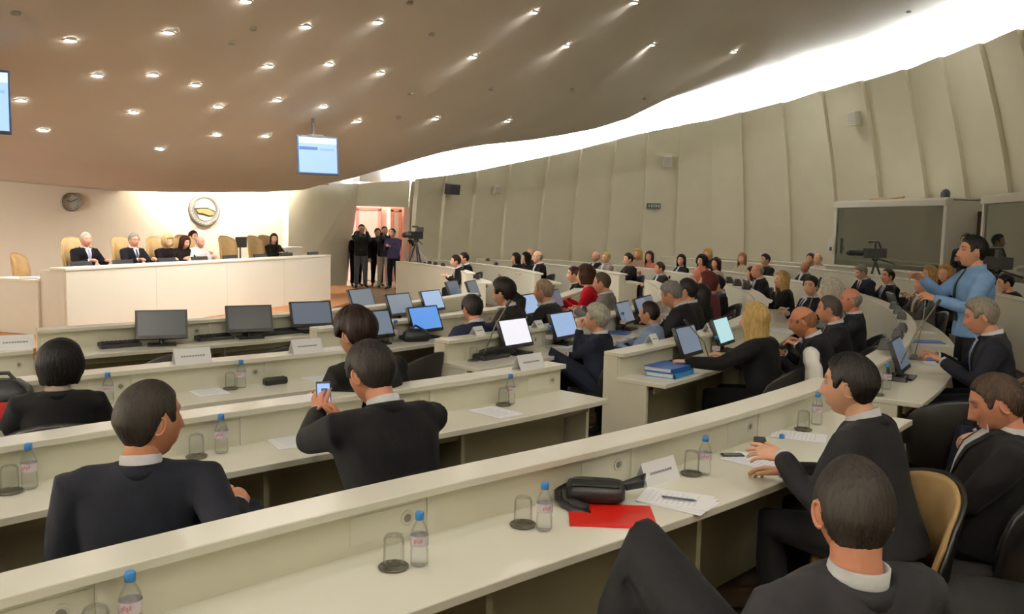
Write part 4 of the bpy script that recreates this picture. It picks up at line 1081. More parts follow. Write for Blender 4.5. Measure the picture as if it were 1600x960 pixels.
pc = at(52, 500, .15); office_chair(Vector((pc.x, pc.y, .15)), RFACE - PI/2 + .5, ('tan_high', 'empty tan high-backed chair standing alone left of the rostrum'), 1.08)
d = rdepth(444, 1.9); p = atd(444, 390, d)
cab = thing('cabinet', 'small white cabinet behind the right end of the rostrum', 'cabinet', (p.x, p.y, .42), RZ)
CABP = p.copy()
b = MB(); b.box((0, 0, .41), (.9, .4, .82)); b.build('body', M_ROS, cab, bevel=.006); b = MB(); b.box((0, -.205, .41), (.42, .012, .74)); b.build('door', M_DESK, cab)
d = rdepth(377, 2.5); p = atd(377, 390, d)
mt_ = thing('dark_monitor', 'black monitor on post behind the empty rostrum chairs', 'monitor', (p.x, p.y, .42), RZ)
b = MB(); b.box((0, 0, .93), (.38, .04, .25)); b.build('screen', M_BLACK, mt_, bevel=.008); b = MB(); b.tube([(0, 0.03, 0), (0, .03, .85)], .02); b.lathe([(.16, 0), (.16, .02), (.03, .04)], (0, .03, 0)); b.build('stand', M_BLACK, mt_)
# ------------------------------------------------------------------ emblem and clock on the rostrum wall
M_STEEL = mat('emblem_grey_metal', srgb(120, 118, 112), .45, metal=.3); M_GOLD = mat('emblem_gold', srgb(176, 150, 100), .4, metal=.4); M_PALE = mat('emblem_pale', srgb(232, 224, 208), .5)
def wall_frame(px, py):
    u = ray(px, py); nW = Vector((.706, -.708, 0)); o = WT(0); c0_ = Vector((0, 0, CZ)); t = (o - c0_).dot(nW) / u.dot(nW)
    p = c0_ + u * t; return p, math.atan2(nW.y, nW.x)
def disc_thing(name, label, cat, px, py, diam_px):
    p, an = wall_frame(px, py); r = diam_px / 2 / F_PX * p.y
    t = thing(name, label, cat, p, an); return t, r
RX = Matrix.Rotation(PI / 2, 4, 'Y')
em, r = disc_thing('wall_emblem', 'round grey and gold relief emblem on the lit rostrum wall', 'emblem', 319, 328, 47)
r *= 1.08
def addl(name, prof, m, parent, n=40, off=(0, 0, 0)):
    a = MB(); a.lathe(prof, off, n); b = MB(); b.join(a, RX); o = b.build(name, m, parent); smooth_angle(o, 35); return o
addl('ring', [(r * .70, .0), (r, .0), (r, .04), (r * .97, .055), (r * .76, .055), (r * .72, .045), (r * .70, .03)], M_STEEL, em)
addl('disc', [(r * .71, .0), (r * .71, .03), (.01, .035)], M_STEEL, em)
b = MB(); pts = [(-.62, .10), (-.42, .42), (-.05, .60), (.30, .52), (.56, .22), (.62, -.05), (.40, .02), (.10, .14), (-.25, .10)]
a = MB(); a.prism([(x * r * 1.05, y * r * 1.05) for x, y in pts], .03, .07)
RB = Matrix(((0, 0, 1, 0), (1, 0, 0, 0), (0, 1, 0, 0), (0, 0, 0, 1)))
b.join(a, RB); b.build('dome_relief', M_PALE, em)
a = MB(); a.prism([(x * r, y * r) for x, y in [(-.55, -.02), (-.2, .06), (.15, .06), (.5, -.10), (.55, -.30), (.2, -.34), (-.15, -.22), (-.45, -.20)]], .03, .065); b = MB(); b.join(a, RB); b.build('map_relief', M_GOLD, em)
a = MB(); a.prism([(x * r, y * r) for x, y in [(-.5, -.30), (-.1, -.36), (.2, -.44), (.5, -.40), (.3, -.60), (-.05, -.66), (-.35, -.55)]], .03, .06); b = MB(); b.join(a, RB); b.build('wreath_relief', M_PALE, em)
st = MB()
for k in range(28):
    t_ = 2*PI*k/28; a = MB(); a.box((r * .86 * math.cos(t_), r * .86 * math.sin(t_), .058), (r * .03, r * .11, .012), Matrix.Rotation(t_, 3, 'Z')); st.join(a, RB)
st.build('ring_notches', M_PALE, em)
ck, r = disc_thing('wall_clock', 'round grey wall clock left of the emblem', 'clock', 110, 316, 29)
addl('rim', [(r * .82, 0), (r, 0), (r, .05), (r * .93, .06), (r * .84, .05), (r * .82, .02)], M_STEEL, ck); addl('face', [(r * .83, 0), (r * .83, .02), (.005, .022)], mat('clock_face', srgb(176, 176, 170), .5), ck)
for nm, ang, l, w_ in (('hour_hand', 5.2, .45, .05), ('minute_hand', 1.0, .68, .035)):
    a = MB(); a.box((math.sin(ang) * l * r / 2, math.cos(ang) * l * r / 2, .03), (w_ * r * 1.4, l * r, .006), Matrix.Rotation(-ang, 3, 'Z')); b = MB(); b.join(a, RB); b.build(nm, M_BLACK, ck)
tk = MB()
for k in range(12):
    a = MB(); t_ = 2*PI*k/12; a.box((math.sin(t_) * r * .70, math.cos(t_) * r * .70, .024), (r * .05, r * .14, .004), Matrix.Rotation(-t_, 3, 'Z')); tk.join(a, RB)
tk.build('hour_marks', M_DGREY, ck)
# ------------------------------------------------------------------ hanging screens
def screen_mat(name, col, estr): return mat(name, (.02, .02, .02), .25, emit=col, estr=estr)
def hanging_tv(px, py, w_px, h_px, pole_px, pole_py, label, face_off, tilt=.12, shrink=.96):
    loc, n = ceil_hit(pole_px, pole_py); d = loc.y * shrink
    c = atd(px, py, d); wd = w_px / F_PX * d; ht = h_px / F_PX * d
    toCam = math.atan2(-c.y, -c.x); t = thing('hanging_screen', label, 'screen', c, toCam + PI / 2 + face_off)
    rt = Matrix.Rotation(-tilt, 3, 'X')
    b = MB(); b.box((0, .03, 0), (wd, .06, ht), rt); b.build('casing', mat('tv_casing', srgb(52, 66, 96), .4), t, bevel=.01)
    def pl(name, x0, x1, z0, z1, y, m):
        q = MB(); q.box(((x0 + x1) / 2, y, (z0 + z1) / 2), (x1 - x0, .006, z1 - z0)); r_ = MB(); r_.join(q, rt.to_4x4()); return r_.build(name, m, t)
    sc_ = pl('display', -wd * .46, wd * .46, -ht * .45, ht * .46, -.004, screen_mat('tv_light_blue', srgb(176, 214, 255), 1.0))
    pl('toolbar', -wd * .46, wd * .46, ht * .30, ht * .455, -.009, screen_mat('tv_pale', srgb(222, 238, 255), 1.05))
    pl('highlight_bar', -wd * .45, -wd * .01, ht * .13, ht * .21, -.009, screen_mat('tv_blue', srgb(84, 136, 226), .9)); pl('text_line', wd * .05, wd * .40, ht * .13, ht * .18, -.009, screen_mat('tv_mid', srgb(150, 196, 250), .95))
    pl('top_clip', -wd * .22, wd * .15, ht * .47, ht * .53, -.012, M_DGREY)
    cz = ceil_z(c.x, c.y); R_ = Matrix.Rotation(-(toCam + PI/2 + face_off), 3, 'Z')
    b = MB(); b.tube([(-wd * .1, .05, ht * .4), (-wd * .1, .08, cz - c.z + .03)], .022); b.build('ceiling_pole', M_DGREY, t)
    b = MB(); b.box((-wd * .1, .08, ht * .3), (.3, .05, .2)); b.build('bracket', M_DGREY, t)
hanging_tv(497, 243, 64, 60, 490, 205, 'light blue hanging screen above the rostrum wall corner', .25)
hanging_tv(-28, 157, 76, 100, -30, 100, 'hanging screen cut off by the left edge of the photo', -.05)
# ------------------------------------------------------------------ things on the ribbed wall
WALL_BVH = None
_v = []; _f = []
for o in wall_r.children:
    i0 = len(_v); _v += [v.co.copy() for v in o.data.vertices]; _f += [tuple(i0 + k for k in p.vertices) for p in o.data.polygons]
WALL_BVH = BVHTree.FromPolygons(_v, _f)
def on_wall(px, py):
    loc, n, i, dd = WALL_BVH.ray_cast(Vector((0, 0, CZ)), ray(px, py).normalized())
    if loc is None: loc = atd(px, py, 24.5); n = Vector((0, -1, 0))
    if n.dot(Vector((0, 0, CZ)) - loc) < 0: n = -n
    return loc, n
def wall_box(name, label, cat, px, py, wpx, hpx, dep, m, parts=None, grille=True):
    loc, n = on_wall(px, py); d = loc.y; an = math.atan2(n.y, n.x) + PI / 2
    w_, h_ = wpx / F_PX * d, hpx / F_PX * d
    t = thing(name, label, cat, loc, an)
    b = MB(); b.box((0, -dep / 2 - .02, 0), (w_, dep, h_), Matrix.Rotation(.12, 3, 'X')); b.build('casing', m, t, bevel=.01)
    b = MB(); b.box((0, .02, 0), (w_ * .4, dep + .12, h_ * .3)); b.build('bracket', M_DGREY, t)
    if grille: b = MB(); b.box((0, -dep - .022, 0), (w_ * .84, .01, h_ * .84), Matrix.Rotation(.12, 3, 'X')); b.build('grille', grille if not isinstance(grille, bool) else M_BLACK, t)
    return t, w_, h_, dep
wall_box('wall_speaker', 'black box loudspeaker on wall right of the doorway', 'speaker', 702, 296, 21, 16, .25, mat('speaker_black', srgb(30, 26, 36), .5))
M_SPW = mat('speaker_white', srgb(206, 204, 192), .5); M_GRW = mat('speaker_grille_grey', srgb(184, 182, 172), .7)
wall_box('wall_speaker', 'small white loudspeaker on wall above the exit sign', 'speaker', 1042, 253, 13, 16, .18, M_SPW, grille=M_GRW)
wall_box('wall_speaker', 'small white loudspeaker high on the wall above the booth', 'speaker', 1340, 186, 18, 21, .22, M_SPW, grille=M_GRW)
wall_box('wall_speaker', 'tiny pale loudspeaker right of the black loudspeaker', 'speaker', 773, 297, 10, 12, .15, M_SPW, grille=M_GRW)
M_SIGN = mat('exit_sign_dark', srgb(52, 58, 52), .4); M_SIGNL = mat('exit_sign_light', srgb(176, 186, 172), .4)
def exit_sign(px, py, wpx, hpx, label, atdoor=False):
    if atdoor: loc = col_pt(jr, px, py) + Vector((-.0, -.12, 0)); n = Vector((0, -1, 0))
    else: loc, n = on_wall(px, py)
    d = loc.y; w_, h_ = wpx / F_PX * d, hpx / F_PX * d
    t = thing('exit_sign', label, 'sign', loc, math.atan2(n.y, n.x) + PI / 2)
    b = MB(); b.box((0, -.03, 0), (w_, .08, h_)); b.build('case', M_SIGN, t, bevel=.005)
    b = MB()
    for x0, ww, hh in ((-.36, .10, .5), (-.16, .13, .55), (.02, .10, .6), (.18, .12, .5), (.36, .12, .55)): b.box((x0 * w_, -.073, 0), (ww * w_, .008, hh * h_))
    b.build('pictogram', M_SIGNL, t)
exit_sign(600, 317, 21, 8, 'small dark exit sign over the doorway', True); exit_sign(1021, 322, 21, 8, 'small dark exit sign on the ribbed wall')
# ------------------------------------------------------------------ ceiling sensors
for k, (px, py, lb) in enumerate([(363, 66, 'above the row of five lamps at left'), (395, 44, 'near the top edge left of centre'), (24, 20, 'in the top left corner'), (622, 183, 'right of the hanging screen'), (641, 146, 'between hanging screen and centre lamps'), (674, 53, 'near the top centre'), (640, 4, 'at the top edge, centre'), (1420, 18, 'near the top right cove'), (1006, 154, 'just above the cove light'), (893, 140, 'between centre lamps and cove'), (767, 139, 'under the big centre lamp')]):
    loc, n = ceil_hit(px, py)
    if loc is None: continue
    t = thing('smoke_detector', 'small grey round detector on ceiling ' + lb, 'detector', loc, 0, 'ceiling detectors')
    b = MB(); b.lathe([(.055, .02), (.055, -.015), (.04, -.03), (.01, -.034)], n=14); b.build('cap', mat('detector_grey', srgb(168, 162, 150), .6), t, smooth=True)
# ------------------------------------------------------------------ interpreters' booths
M_BFR = mat('booth_white_frame', srgb(230, 228, 220), .5); M_GLASS = mat('booth_dark_glass', (.034, .036, .022), .06, spec=1.0, ior=2.0)
def booth(label, A, B, zt, depth, z0=1.0, frame=.10):
    mid = (A + B) / 2; an = math.atan2(B.y - A.y, B.x - A.x); L_ = (B - A).length
    t = thing('interpreter_booth', label, 'booth', (mid.x, mid.y, 0), an)
    s = 1 if Matrix.Rotation(an, 3, 'Z').col[1].dot(Vector((1, .3, 0))) > 0 else -1
    def bx(name, x0, x1, y0, y1, za, zb, m, bev=.006):
        b = MB(); b.box(((x0 + x1) / 2, s * (y0 + y1) / 2, (za + zb) / 2), (x1 - x0, abs(y1 - y0), zb - za)); return b.build(name, m, t, bevel=bev)
    bx('lower_wall', -L_/2, L_/2, 0, .1, 0, z0, M_BFR); bx('top_beam', -L_/2, L_/2, -.04, .16, zt - .12, zt + .02, M_BFR)
    bx('corner_post', -L_/2, -L_/2 + frame, 0, .1, z0, zt - .12, M_BFR); bx('corner_post', L_/2 - frame, L_/2, 0, .1, z0, zt - .12, M_BFR)
    bx('glass_pane', -L_/2 + frame, L_/2 - frame, .04, .06, z0, zt - .12, M_GLASS, 0)
    bx('side_wall', -L_/2, -L_/2 + .08, .1, depth, 0, zt, M_BFR); bx('side_wall', L_/2 - .08, L_/2, .1, depth, 0, zt, M_BFR); bx('roof', -L_/2, L_/2, 0, depth, zt + .021, zt + .06, M_BFR)
    return t
BA = atd(1300, 400, 23.0); BB_ = atd(1474, 400, 19.0); BA.z = BB_.z = 0
booth('long white booth with dark glass behind the tripod camera', BA, BB_, 2.64, 1.9)
BC = atd(1529, 400, 17.6); BD = atd(1650, 400, 14.6); BC.z = BD.z = 0
booth('white booth with dark glass cut off by the right edge', BC, BD, 2.64, 2.4)
# plain wall piece between the booths with a dark door
dw = thing('booth_door', 'dark brown door between the two booths', 'door', (BB_.x + .75, BB_.y - .3, 0), math.atan2(BC.y - BB_.y, BC.x - BB_.x))
b = MB(); b.box((0, .1, 1.2), (1.1, .06, 2.4)); b.build('leaf', mat('dark_brown_door', srgb(66, 48, 40), .5, noise=.1, nscale=6), dw); b = MB(); b.box((.4, .04, 1.05), (.12, .05, .03)); b.build('handle', M_CHROME, dw)
p, n = BA + Vector((-.10, -.15, 1.5)), None
t = thing('wall_unit', 'small white control box on the left end of the booth', 'box', p, -PI / 2 * .3)
b = MB(); b.box((0, 0, 0), (.14, .08, .42)); b.build('casing', M_WHITE, t, bevel=.01); b = MB(); b.box((0, -.045, -.08), (.06, .01, .1)); b.build('keypad', M_DGREY, t)
b = MB(); b.tube([BA + (BB_ - BA) * .62 + Vector((.1, 0, 2.75)), BA + (BB_ - BA) * .45 + Vector((.2, 0, 2.72)), BA + (BB_ - BA) * .30 + Vector((.15, 0, 2.72))], .03); tag(b.build('wooden_rod', mat('rod_wood', srgb(168, 140, 96), .6)), 'thin tan rod lying on the booth roof', 'rod')
b = MB(); b.lathe([(.1, 0), (.1, .12), (.06, .18), (.01, .2)], n=12); o = b.build('dome_camera', M_DGREY); pc = BB_ + Vector((.1, .3, 2.70)); o.location = pc; tag(o, 'tiny dark dome on booth roof corner above the white post', 'camera')
# ------------------------------------------------------------------ tripod cameras
def tripod_camera(p, hgt, rz, label, big=1.0, spread=.45):
    t = thing('video_camera', label, 'camera', p, rz)
    b = MB(); b.box((0, .02, hgt + .02), (.13 * big, .36 * big, .16 * big)); b.tube([(0, .2 * big, hgt + .02), (0, .42 * big, hgt + .02)], .055 * big, n=12); b.build('camera_body', M_BLACK, t, bevel=.01)
    b = MB(); b.tube([(0, -.1, hgt + .1 * big), (0, -.05, hgt + .2 * big), (0, .15, hgt + .2 * big)], .02 * big); b.build('carry_handle', M_BLACK, t)
    b = MB(); b.box((-.13 * big, .05, hgt + .14 * big), (.16 * big, .05, .10 * big)); b.build('viewfinder', M_DGREY, t, bevel=.006)
    b = MB(); b.tube([(.0, -.05, hgt - .1), (.12, -.42, hgt - .22)], .012); b.build('pan_handle', M_BLACK, t)
    b = MB(); b.ell((0, 0, hgt - .1), (.07, .07, .07)); b.build('tripod_head', M_BLACK, t)
    b = MB(); b.tube([(.09 * big, .0, hgt + .08), (.09 * big, .26 * big, hgt + .08)], .025); b.build('microphone', M_BLACK, t)
    for k in range(3):
        a = 2*PI*k/3 + .4; b = MB(); b.tube([(0, 0, hgt - .14), (spread * math.cos(a), spread * math.sin(a), .02)], [.025, .016], n=6); b.build('leg', M_DGREY, t)
    return t
p = atd(1368, 400, 18.4); p.z = 0; tripod_camera(p, 1.42, 1.3, 'video camera on tripod before the long booth glass', 1.3)
p = atd(1560, 400, 14.2); p.z = 0; tripod_camera(p, 1.40, 1.3, 'video camera on tripod before the right booth glass', 1.3)
p = atd(650, 400, 21.6); p.z = 0; tripod_camera(p, 1.55, 2.6, 'video camera on tripod near the doorway', 1.2)

for px, py, d, rz, lb in ((566, 368, 23.66, 200, 'black photo camera held up in front of the doorway'), (602, 371, 23.86, 200, 'black photo camera held up beside the purple-blue top')):
    t = thing('photo_camera', lb, 'camera', atd(px, py, d), math.radians(rz)); b = MB(); b.box((0, 0, 0), (.16, .08, .11)); b.box((0, 0, .065), (.06, .06, .03)); b.build('camera_body', M_BLACK, t, bevel=.008)
    a = MB(); a.lathe([(.035, 0), (.04, .1), (.036, .1), (.03, .02)], n=14); q = MB(); q.join(a, Matrix.Translation((0, .03, 0)) @ Matrix.Rotation(-PI / 2, 4, 'X')); q.build('lens', M_DGREY, t)
# ------------------------------------------------------------------ things on the desks
def outang(p): return math.atan2(p.y - CEN.y, p.x - CEN.x) + PI / 2      # local -Y looks outwards, to the seats
def spos(px, py, z=None, lim=None):
    z = WZ if z is None else z; p = at(px, py, z); R_, th = to_pol(p)
    c = [(abs(R_ - Rb - .3), Rb) for Rb, a, b in ROWS_ if a - 2.5 < th < b + 2.5]
    if not c or min(c)[0] > .75: return p
    Rb = min(c)[1]; off = R_ - rr(Rb, th)
    lo, hi = (lim or (.23, .48)) if z < .8 else (.05, .13)
    o2 = min(max(off, lo), hi)
    if o2 == off: return p
    o2 += rr(Rb, th) - Rb
    ds = [rowdist(px, py, Rb, o2, 0), rowdist(px, py, Rb, o2, 1)] if True else 0
    d = min(ds, key=lambda t: abs(t - p.y)); q = atd(px, py, d); q.z = z; return q
ROWS_ = [(15.24, -65, 34), (13.62, -62, 3), (12.12, -62, -44.7), (12.24, -41.6, 2), (10.95, -43.4, -3), (10.85, -66, -55.2), (9.75, -54.4, -20), (9.0, 9, 40), (10.4, 10, 42), (12.2, 10, 44), (13.75, 10, 42)]
M_OFF = mat('screen_off', srgb(76, 80, 86), .22, spec=.6)
SCR = {'off': M_OFF, 'dim': screen_mat('screen_dim', srgb(88, 98, 112), .9), 'grey': screen_mat('screen_grey', srgb(112, 124, 140), .9), 'blue': screen_mat('screen_blue', srgb(92, 150, 226), .95),
       'pale': screen_mat('screen_pale', srgb(150, 176, 212), .95), 'white': screen_mat('screen_white', srgb(232, 228, 236), 1.05), 'mint': screen_mat('screen_mint', srgb(176, 216, 220), .95)}
_mm = {}
def monitor(px, py, scr, label, w_=.42, h_=.27, turn=0, tilt=22, z=None, lift=.055):
    p = spos(px, py, z, (.27, .36) if not turn else (.36, .42)); t = thing('desk_monitor', label, 'monitor', p, outang(p) + math.radians(turn), 'monitors on the desks')
    rt = Matrix.Rotation(math.radians(-tilt), 4, 'X'); T = Matrix.Translation((0, .06, lift + h_ / 2)) @ rt
    key = (w_, h_, tilt, lift)
    if key not in _mm:
        c = MB(); a = MB(); a.box((0, .016, 0), (w_, .032, h_)); c.join(a, T)
        s_ = MB(); a = MB(); a.box((0, -.002, .008), (w_ - .04, .004, h_ - .045)); s_.join(a, T)
        st_ = MB(); st_.box((0, .04, .008), (.24, .18, .016)); st_.tube([(0, .07, .012), (0, .09, lift + h_ * .4)], .022)
        bt = MB(); a = MB(); a.box((w_ * .38, -.002, -h_ / 2 + .009), (.05, .005, .008)); bt.join(a, T)
        _mm[key] = [('casing', c.mesh('casing', M_BLACK, False, True)), ('stand', st_.mesh('stand', M_BLACK, False, True)), ('buttons', bt.mesh('buttons', M_DGREY, False, True)), ('screen', s_.mesh('screen', M_OFF, False, True))]
    for nm, me in _mm[key]:
        o = link(nm, me, t)
        if nm == 'screen': o.material_slots[0].link = 'OBJECT'; o.material_slots[0].material = SCR[scr]
    return t
MON = [(253, 524, 'off', 'dark monitor left on front desk, nearest rostrum'), (392, 516, 'off', 'dark monitor second from left on front desk'), (490, 507, 'dim', 'bluish dark monitor right of two dark ones on front desk'),
 (572, 491, 'dim', 'grey monitor behind the person bent over papers, front desk'), (632, 487, 'grey', 'grey-lit monitor on front desk left of pale-lit one'), (683, 480, 'pale', 'pale-lit monitor at right of front desk'),
 (592, 526, 'grey', 'grey monitor half hidden by the bent head'), (672, 513, 'blue', 'bright blue-lit monitor on the second desk'),
 (716, 473, 'dim', 'dim monitor left of pair near front desk end'), (746, 472, 'dim', 'dim monitor right of pair near front desk end'),
 (814, 545, 'white', 'white-lit monitor with glare in the middle block'), (890, 532, 'pale', 'pale blue monitor beside hand on chin'), (836, 484, 'pale', 'pale blue monitor before cropped head'),
 (876, 468, 'dim', 'dark slanted monitor before the red jacket'), (868, 458, 'dim', 'dark slanted monitor behind another before red jacket'),
 (985, 505, 'grey', 'grey-lit monitor left of light blue shirt'), (1012, 484, 'grey', 'grey monitor above the light blue shirt'), (1024, 476, 'dim', 'dark slanted monitor before bowed grey head'),
 (1086, 562, 'grey', 'large grey monitor beside blue binders'), (1140, 535, 'mint', 'mint-lit monitor left of long fair hair'), (1175, 480, 'dim', 'dark slanted monitor before the fair-haired arm'),
 (1420, 566, 'dim', 'dark monitor beside navy suit, seen edge-on'), (1404, 478, 'off', 'small dark monitor before the cream tie')]
for px, py, sc_, lb in MON:
    big = px in (814, 1086)
    monitor(px, py, sc_, lb, turn=(-18 if px in (253, 392, 490) else 0), w_=.44 if not big else .42)
# voting consoles, keyboards, microphones
def console(px, py, label, w_=.34, dp=.14, name='voting_console', turn=0, m=None):
    p = spos(px, py); t = thing(name, label, 'keyboard', p, outang(p) + math.radians(turn), None)
    b = MB(); b.box((0, 0, .022), (w_, dp, .035), Matrix.Rotation(.12, 3, 'X')); b.build('base', m or M_DGREY, t, bevel=.005)
    b = MB()
    for i in range(8):
        for j in range(3): b.box(((i - 3.5) * w_ * .11, (j - 1) * dp * .26, .043 + (j - 1) * dp * .26 * .12), (w_ * .085, dp * .18, .008), Matrix.Rotation(.12, 3, 'X'))
    o = b.build('keys', M_BLACK, t); o['kind'] = 'stuff'
for px, py, lb in ((187, 527, 'dark console left of the first dark monitor'), (335, 519, 'dark console between first two dark monitors'), (442, 510, 'dark console left of the bluish dark monitor'), (408, 522, 'thin dark keyboard under the second dark monitor'),
                   (768, 547, 'dark keyboard left of the white-lit monitor'), (650, 522, 'black console in front of the blue-lit monitor'), (1060, 560, 'dark keyboard left of the large grey monitor')):
    console(px, py, lb)
def gooseneck(px, py, tip, label, z=None, lift=.42):
    p = spos(px, py, z); t = thing('gooseneck_microphone', label, 'microphone', p, outang(p), 'gooseneck microphones')
    tp = atd(tip[0], tip[1], p.y + .02); v = Matrix.Rotation(-outang(p), 3, 'Z') @ (tp - p)
    b = MB(); b.box((0, 0, .02), (.12, .14, .04), None, taper=.8); b.build('base', M_BLACK, t, bevel=.005)
    b = MB(); m_ = Vector((v.x * .4, v.y * .4, v.z * .6)); b.tube([(0, .03, .03), m_, v], .006, n=6); b.build('stem', mat('mic_stem_grey', srgb(120, 120, 112), .4, metal=.4), t)
    b = MB(); b.tube([v, v + (v - m_).normalized() * .05], .014, n=8); b.build('capsule', M_BLACK, t)
for a in [(760, 545, (792, 478), 'gooseneck microphone slanting before the navy back'), (1405, 575, (1462, 478), 'long gooseneck microphone beside dark edge-on monitor'), (1435, 552, (1446, 478), 'gooseneck microphone behind the edge-on monitor'),
          (1115, 575, (1076, 508), 'gooseneck microphone by the large grey monitor'), (1050, 505, (1052, 462), 'gooseneck microphone before bowed grey head'), (1262, 480, (1280, 440), 'gooseneck microphone before the striped tie'), (1215, 470, (1228, 432), 'gooseneck microphone left of fair-haired arm')]:
    gooseneck(*a)
def wedge(px, py, label, z=LZ, s=1.0):
    p = spos(px, py, z); t = thing('desk_speaker', label, 'speaker', p, outang(p), 'black wedges on desk ledges')
    b = MB(); b.box((0, 0, .045 * s), (.15 * s, .10 * s, .09 * s), None, taper=.55); b.build('casing', M_BLACK, t, bevel=.005)
    b = MB(); b.box((0, -.045 * s, .045 * s), (.09 * s, .006, .05 * s), Matrix.Rotation(-.25, 3, 'X')); b.build('panel', M_DGREY, t)
for k, (px, py) in enumerate([(1382, 546), (1402, 527), (1409, 514), (1408, 502), (1402, 492), (1396, 483)]): wedge(px, py, 'black wedge unit on curved ledge, %s from the near end' % ORD[k])
for k, (px, py) in enumerate([(671, 411), (680, 414), (692, 419)]): wedge(px, py, 'tiny black knob on doorway desk ledge, %s from left' % ORD[k], s=.8)
for k, (px, py) in enumerate([(762, 408), (775, 411)]): wedge(px, py, 'tiny black knob on second far desk ledge, %s from left' % ORD[k], s=.8)
for k, (px, py) in enumerate([(1138, 449), (1151, 456), (1165, 465), (1176, 476)]): wedge(px, py, 'black unit on the middle curved ledge, %s from far end' % ORD[k], s=1.3)
# name cards: bent card tents
def card(px, py, label, z=WZ, w_=.24, h_=.10, turn=0):
    p = spos(px, py, z); t = thing('name_card', label, 'sign', p, outang(p) + math.radians(turn), 'white name cards')
    b = MB(); b.loft([[Vector((x, y, zz)) for y, zz in ((-.045, 0), (0, h_), (.045, 0), (.042, 0), (0, h_ - .004), (-.042, 0))] for x in (-w_ / 2, w_ / 2)]); b.build('card', M_PAPER, t)
    b = MB(); a = math.atan2(h_, .045)
    rt = Matrix.Rotation(-(PI / 2 - a), 3, 'X')
    for i in range(9): b.box(((i - 4) * w_ * .075, -.0225 - .0012, h_ * .5), (w_ * (.05 + .014 * (i % 2)), .0016, h_ * .10), rt)
    b.build('lettering', mat('faint_grey_print', srgb(150, 150, 158), .8), t)
for a in [(1026, 748, 'white name card on the nearest desk behind the black bag'), (300, 568, 'white name card on ledge behind the far-left person', LZ), (478, 553, 'white name card on ledge left of the bent person', LZ), (24, 545, 'white name card at the left edge', LZ),
          (826, 578, 'white name card on ledge end before the hand-on-chin person', LZ)]: card(*a)
for a in [(746, 522, 'small white card on ledge before the navy back', LZ, .12, .07), (840, 515, 'small white card right of the white-lit monitor', LZ, .12, .07), (1019, 534, 'small pale card on ledge of blue-binder desk', LZ, .12, .08), (1000, 482, 'small white card beside the grey monitor', LZ, .12, .08), (1107, 519, 'small white card beside mint-lit monitor', LZ, .14, .09)]: card(*a)
# bottles, glasses on coasters
M_PET = thin_glass('clear_bottle', (.95, .96, .97)); M_WATER = mat('bottle_label', srgb(214, 206, 214), .4, noise=.15, nscale=40); M_CAP = mat('blue_cap', srgb(58, 128, 200), .4)
M_GLS = thin_glass('clear_glass', (.97, .975, .975)); M_COAST = mat('coaster_grey_pattern', srgb(120, 116, 104), .3, metal=.5, noise=.5, nscale=60); M_LBP = mat('bottle_label_pink', srgb(206, 150, 160), .5)
_bm = MB(); _bm.lathe([(.024, .002), (.029, .008), (.0295, .05), (.027, .06), (.0295, .07), (.0295, .105), (.026, .122), (.016, .142), (.0125, .150), (.0125, .158)], n=18); BOT = _bm.mesh('bottle_body', M_PET, True, True)
_bm = MB(); _bm.lathe([(.0145, .154), (.0145, .176), (.012, .179)], n=14); CAP = _bm.mesh('cap', M_CAP, True, True)
_bm = MB(); _bm.lathe([(.0302, .072), (.0302, .104)], n=18, cap=False); LAB = _bm.mesh('paper_label', M_WATER, True, True)
_bm = MB()
for i in range(4): 
    a = -1.6 + i * .25; _bm.box((.0308 * math.cos(a), .0308 * math.sin(a), .088 + .004 * (i % 2)), (.005, .0012, .012), Matrix.Rotation(a + PI / 2, 3, 'Z'))
LBP = _bm.mesh('label_print', M_LBP)
_bm = MB(); _bm.lathe([(.033, .012), (.036, .012), (.035, .10), (.030, .112), (.018, .116), (.005, .116), (.005, .113), (.018, .112), (.028, .108), (.0325, .098), (.0335, .012)], n=20, cap=False); GLS = _bm.mesh('tumbler', M_GLS, True, True)
_bm = MB(); _bm.lathe([(.035, .0), (.047, .002), (.052, .008), (.050, .010), (.044, .005), (.002, .005)], n=24); CST = _bm.mesh('coaster', M_COAST, True, True)
def bottle(px, py, label, s=1.0):
    p = spos(px, py); t = thing('water_bottle', label, 'bottle', p, random.uniform(0, .6) - .5, 'water bottles'); t.scale = (s,) * 3
    link('bottle_body', BOT, t); link('cap', CAP, t); lb = link('paper_label', LAB, t); link('label_print', LBP, lb)
def tumbler(px, py, label):
    p = spos(px, py); t = thing('glass_tumbler', label, 'glass', p, 0, 'upturned tumblers'); link('tumbler', GLS, t)
    p2 = p; c = link('coaster', CST); c.location = p2; tag(c, label.replace('upturned glass tumbler', 'round metal coaster under tumbler'), 'coaster', 'round coasters')
    t.location.z += .002
for px, py, lb, s in [(205, 985, 'blue-capped water bottle at bottom left of the nearest desk', 1.05), (655, 884, 'blue-capped water bottle in middle of the nearest desk', 1.05), (850, 829, 'blue-capped water bottle beside the red folder', 1.05), (1100, 742, 'blue-capped water bottle right of the name card', 1.05),
    (46, 750, 'blue-capped water bottle at left of the second desk', 1.1), (346, 702, 'blue-capped water bottle right of the turned head', 1.1), (797, 630, 'blue-capped water bottle at right end of phone desk', 1.1), (169, 610, 'blue-capped bottle behind the far-left person', 1.1), (377, 594, 'blue-capped bottle on third desk by dark case', 1.1),
    (858, 533, 'small bottle beside the pale blue monitor', 1.2), (972, 518, 'small bottle left of grey-lit monitor', 1.2), (1118, 563, 'clear bottle behind the large grey monitor', 1.2), (1386, 588, 'clear bottle at near end of the right desk', 1.1), (618, 527, 'clear bottle beside the half-hidden monitor', 1.2), (1276, 655, 'clear bottle before the gesturing person', 1.1)]:
    bottle(px, py, lb, s)
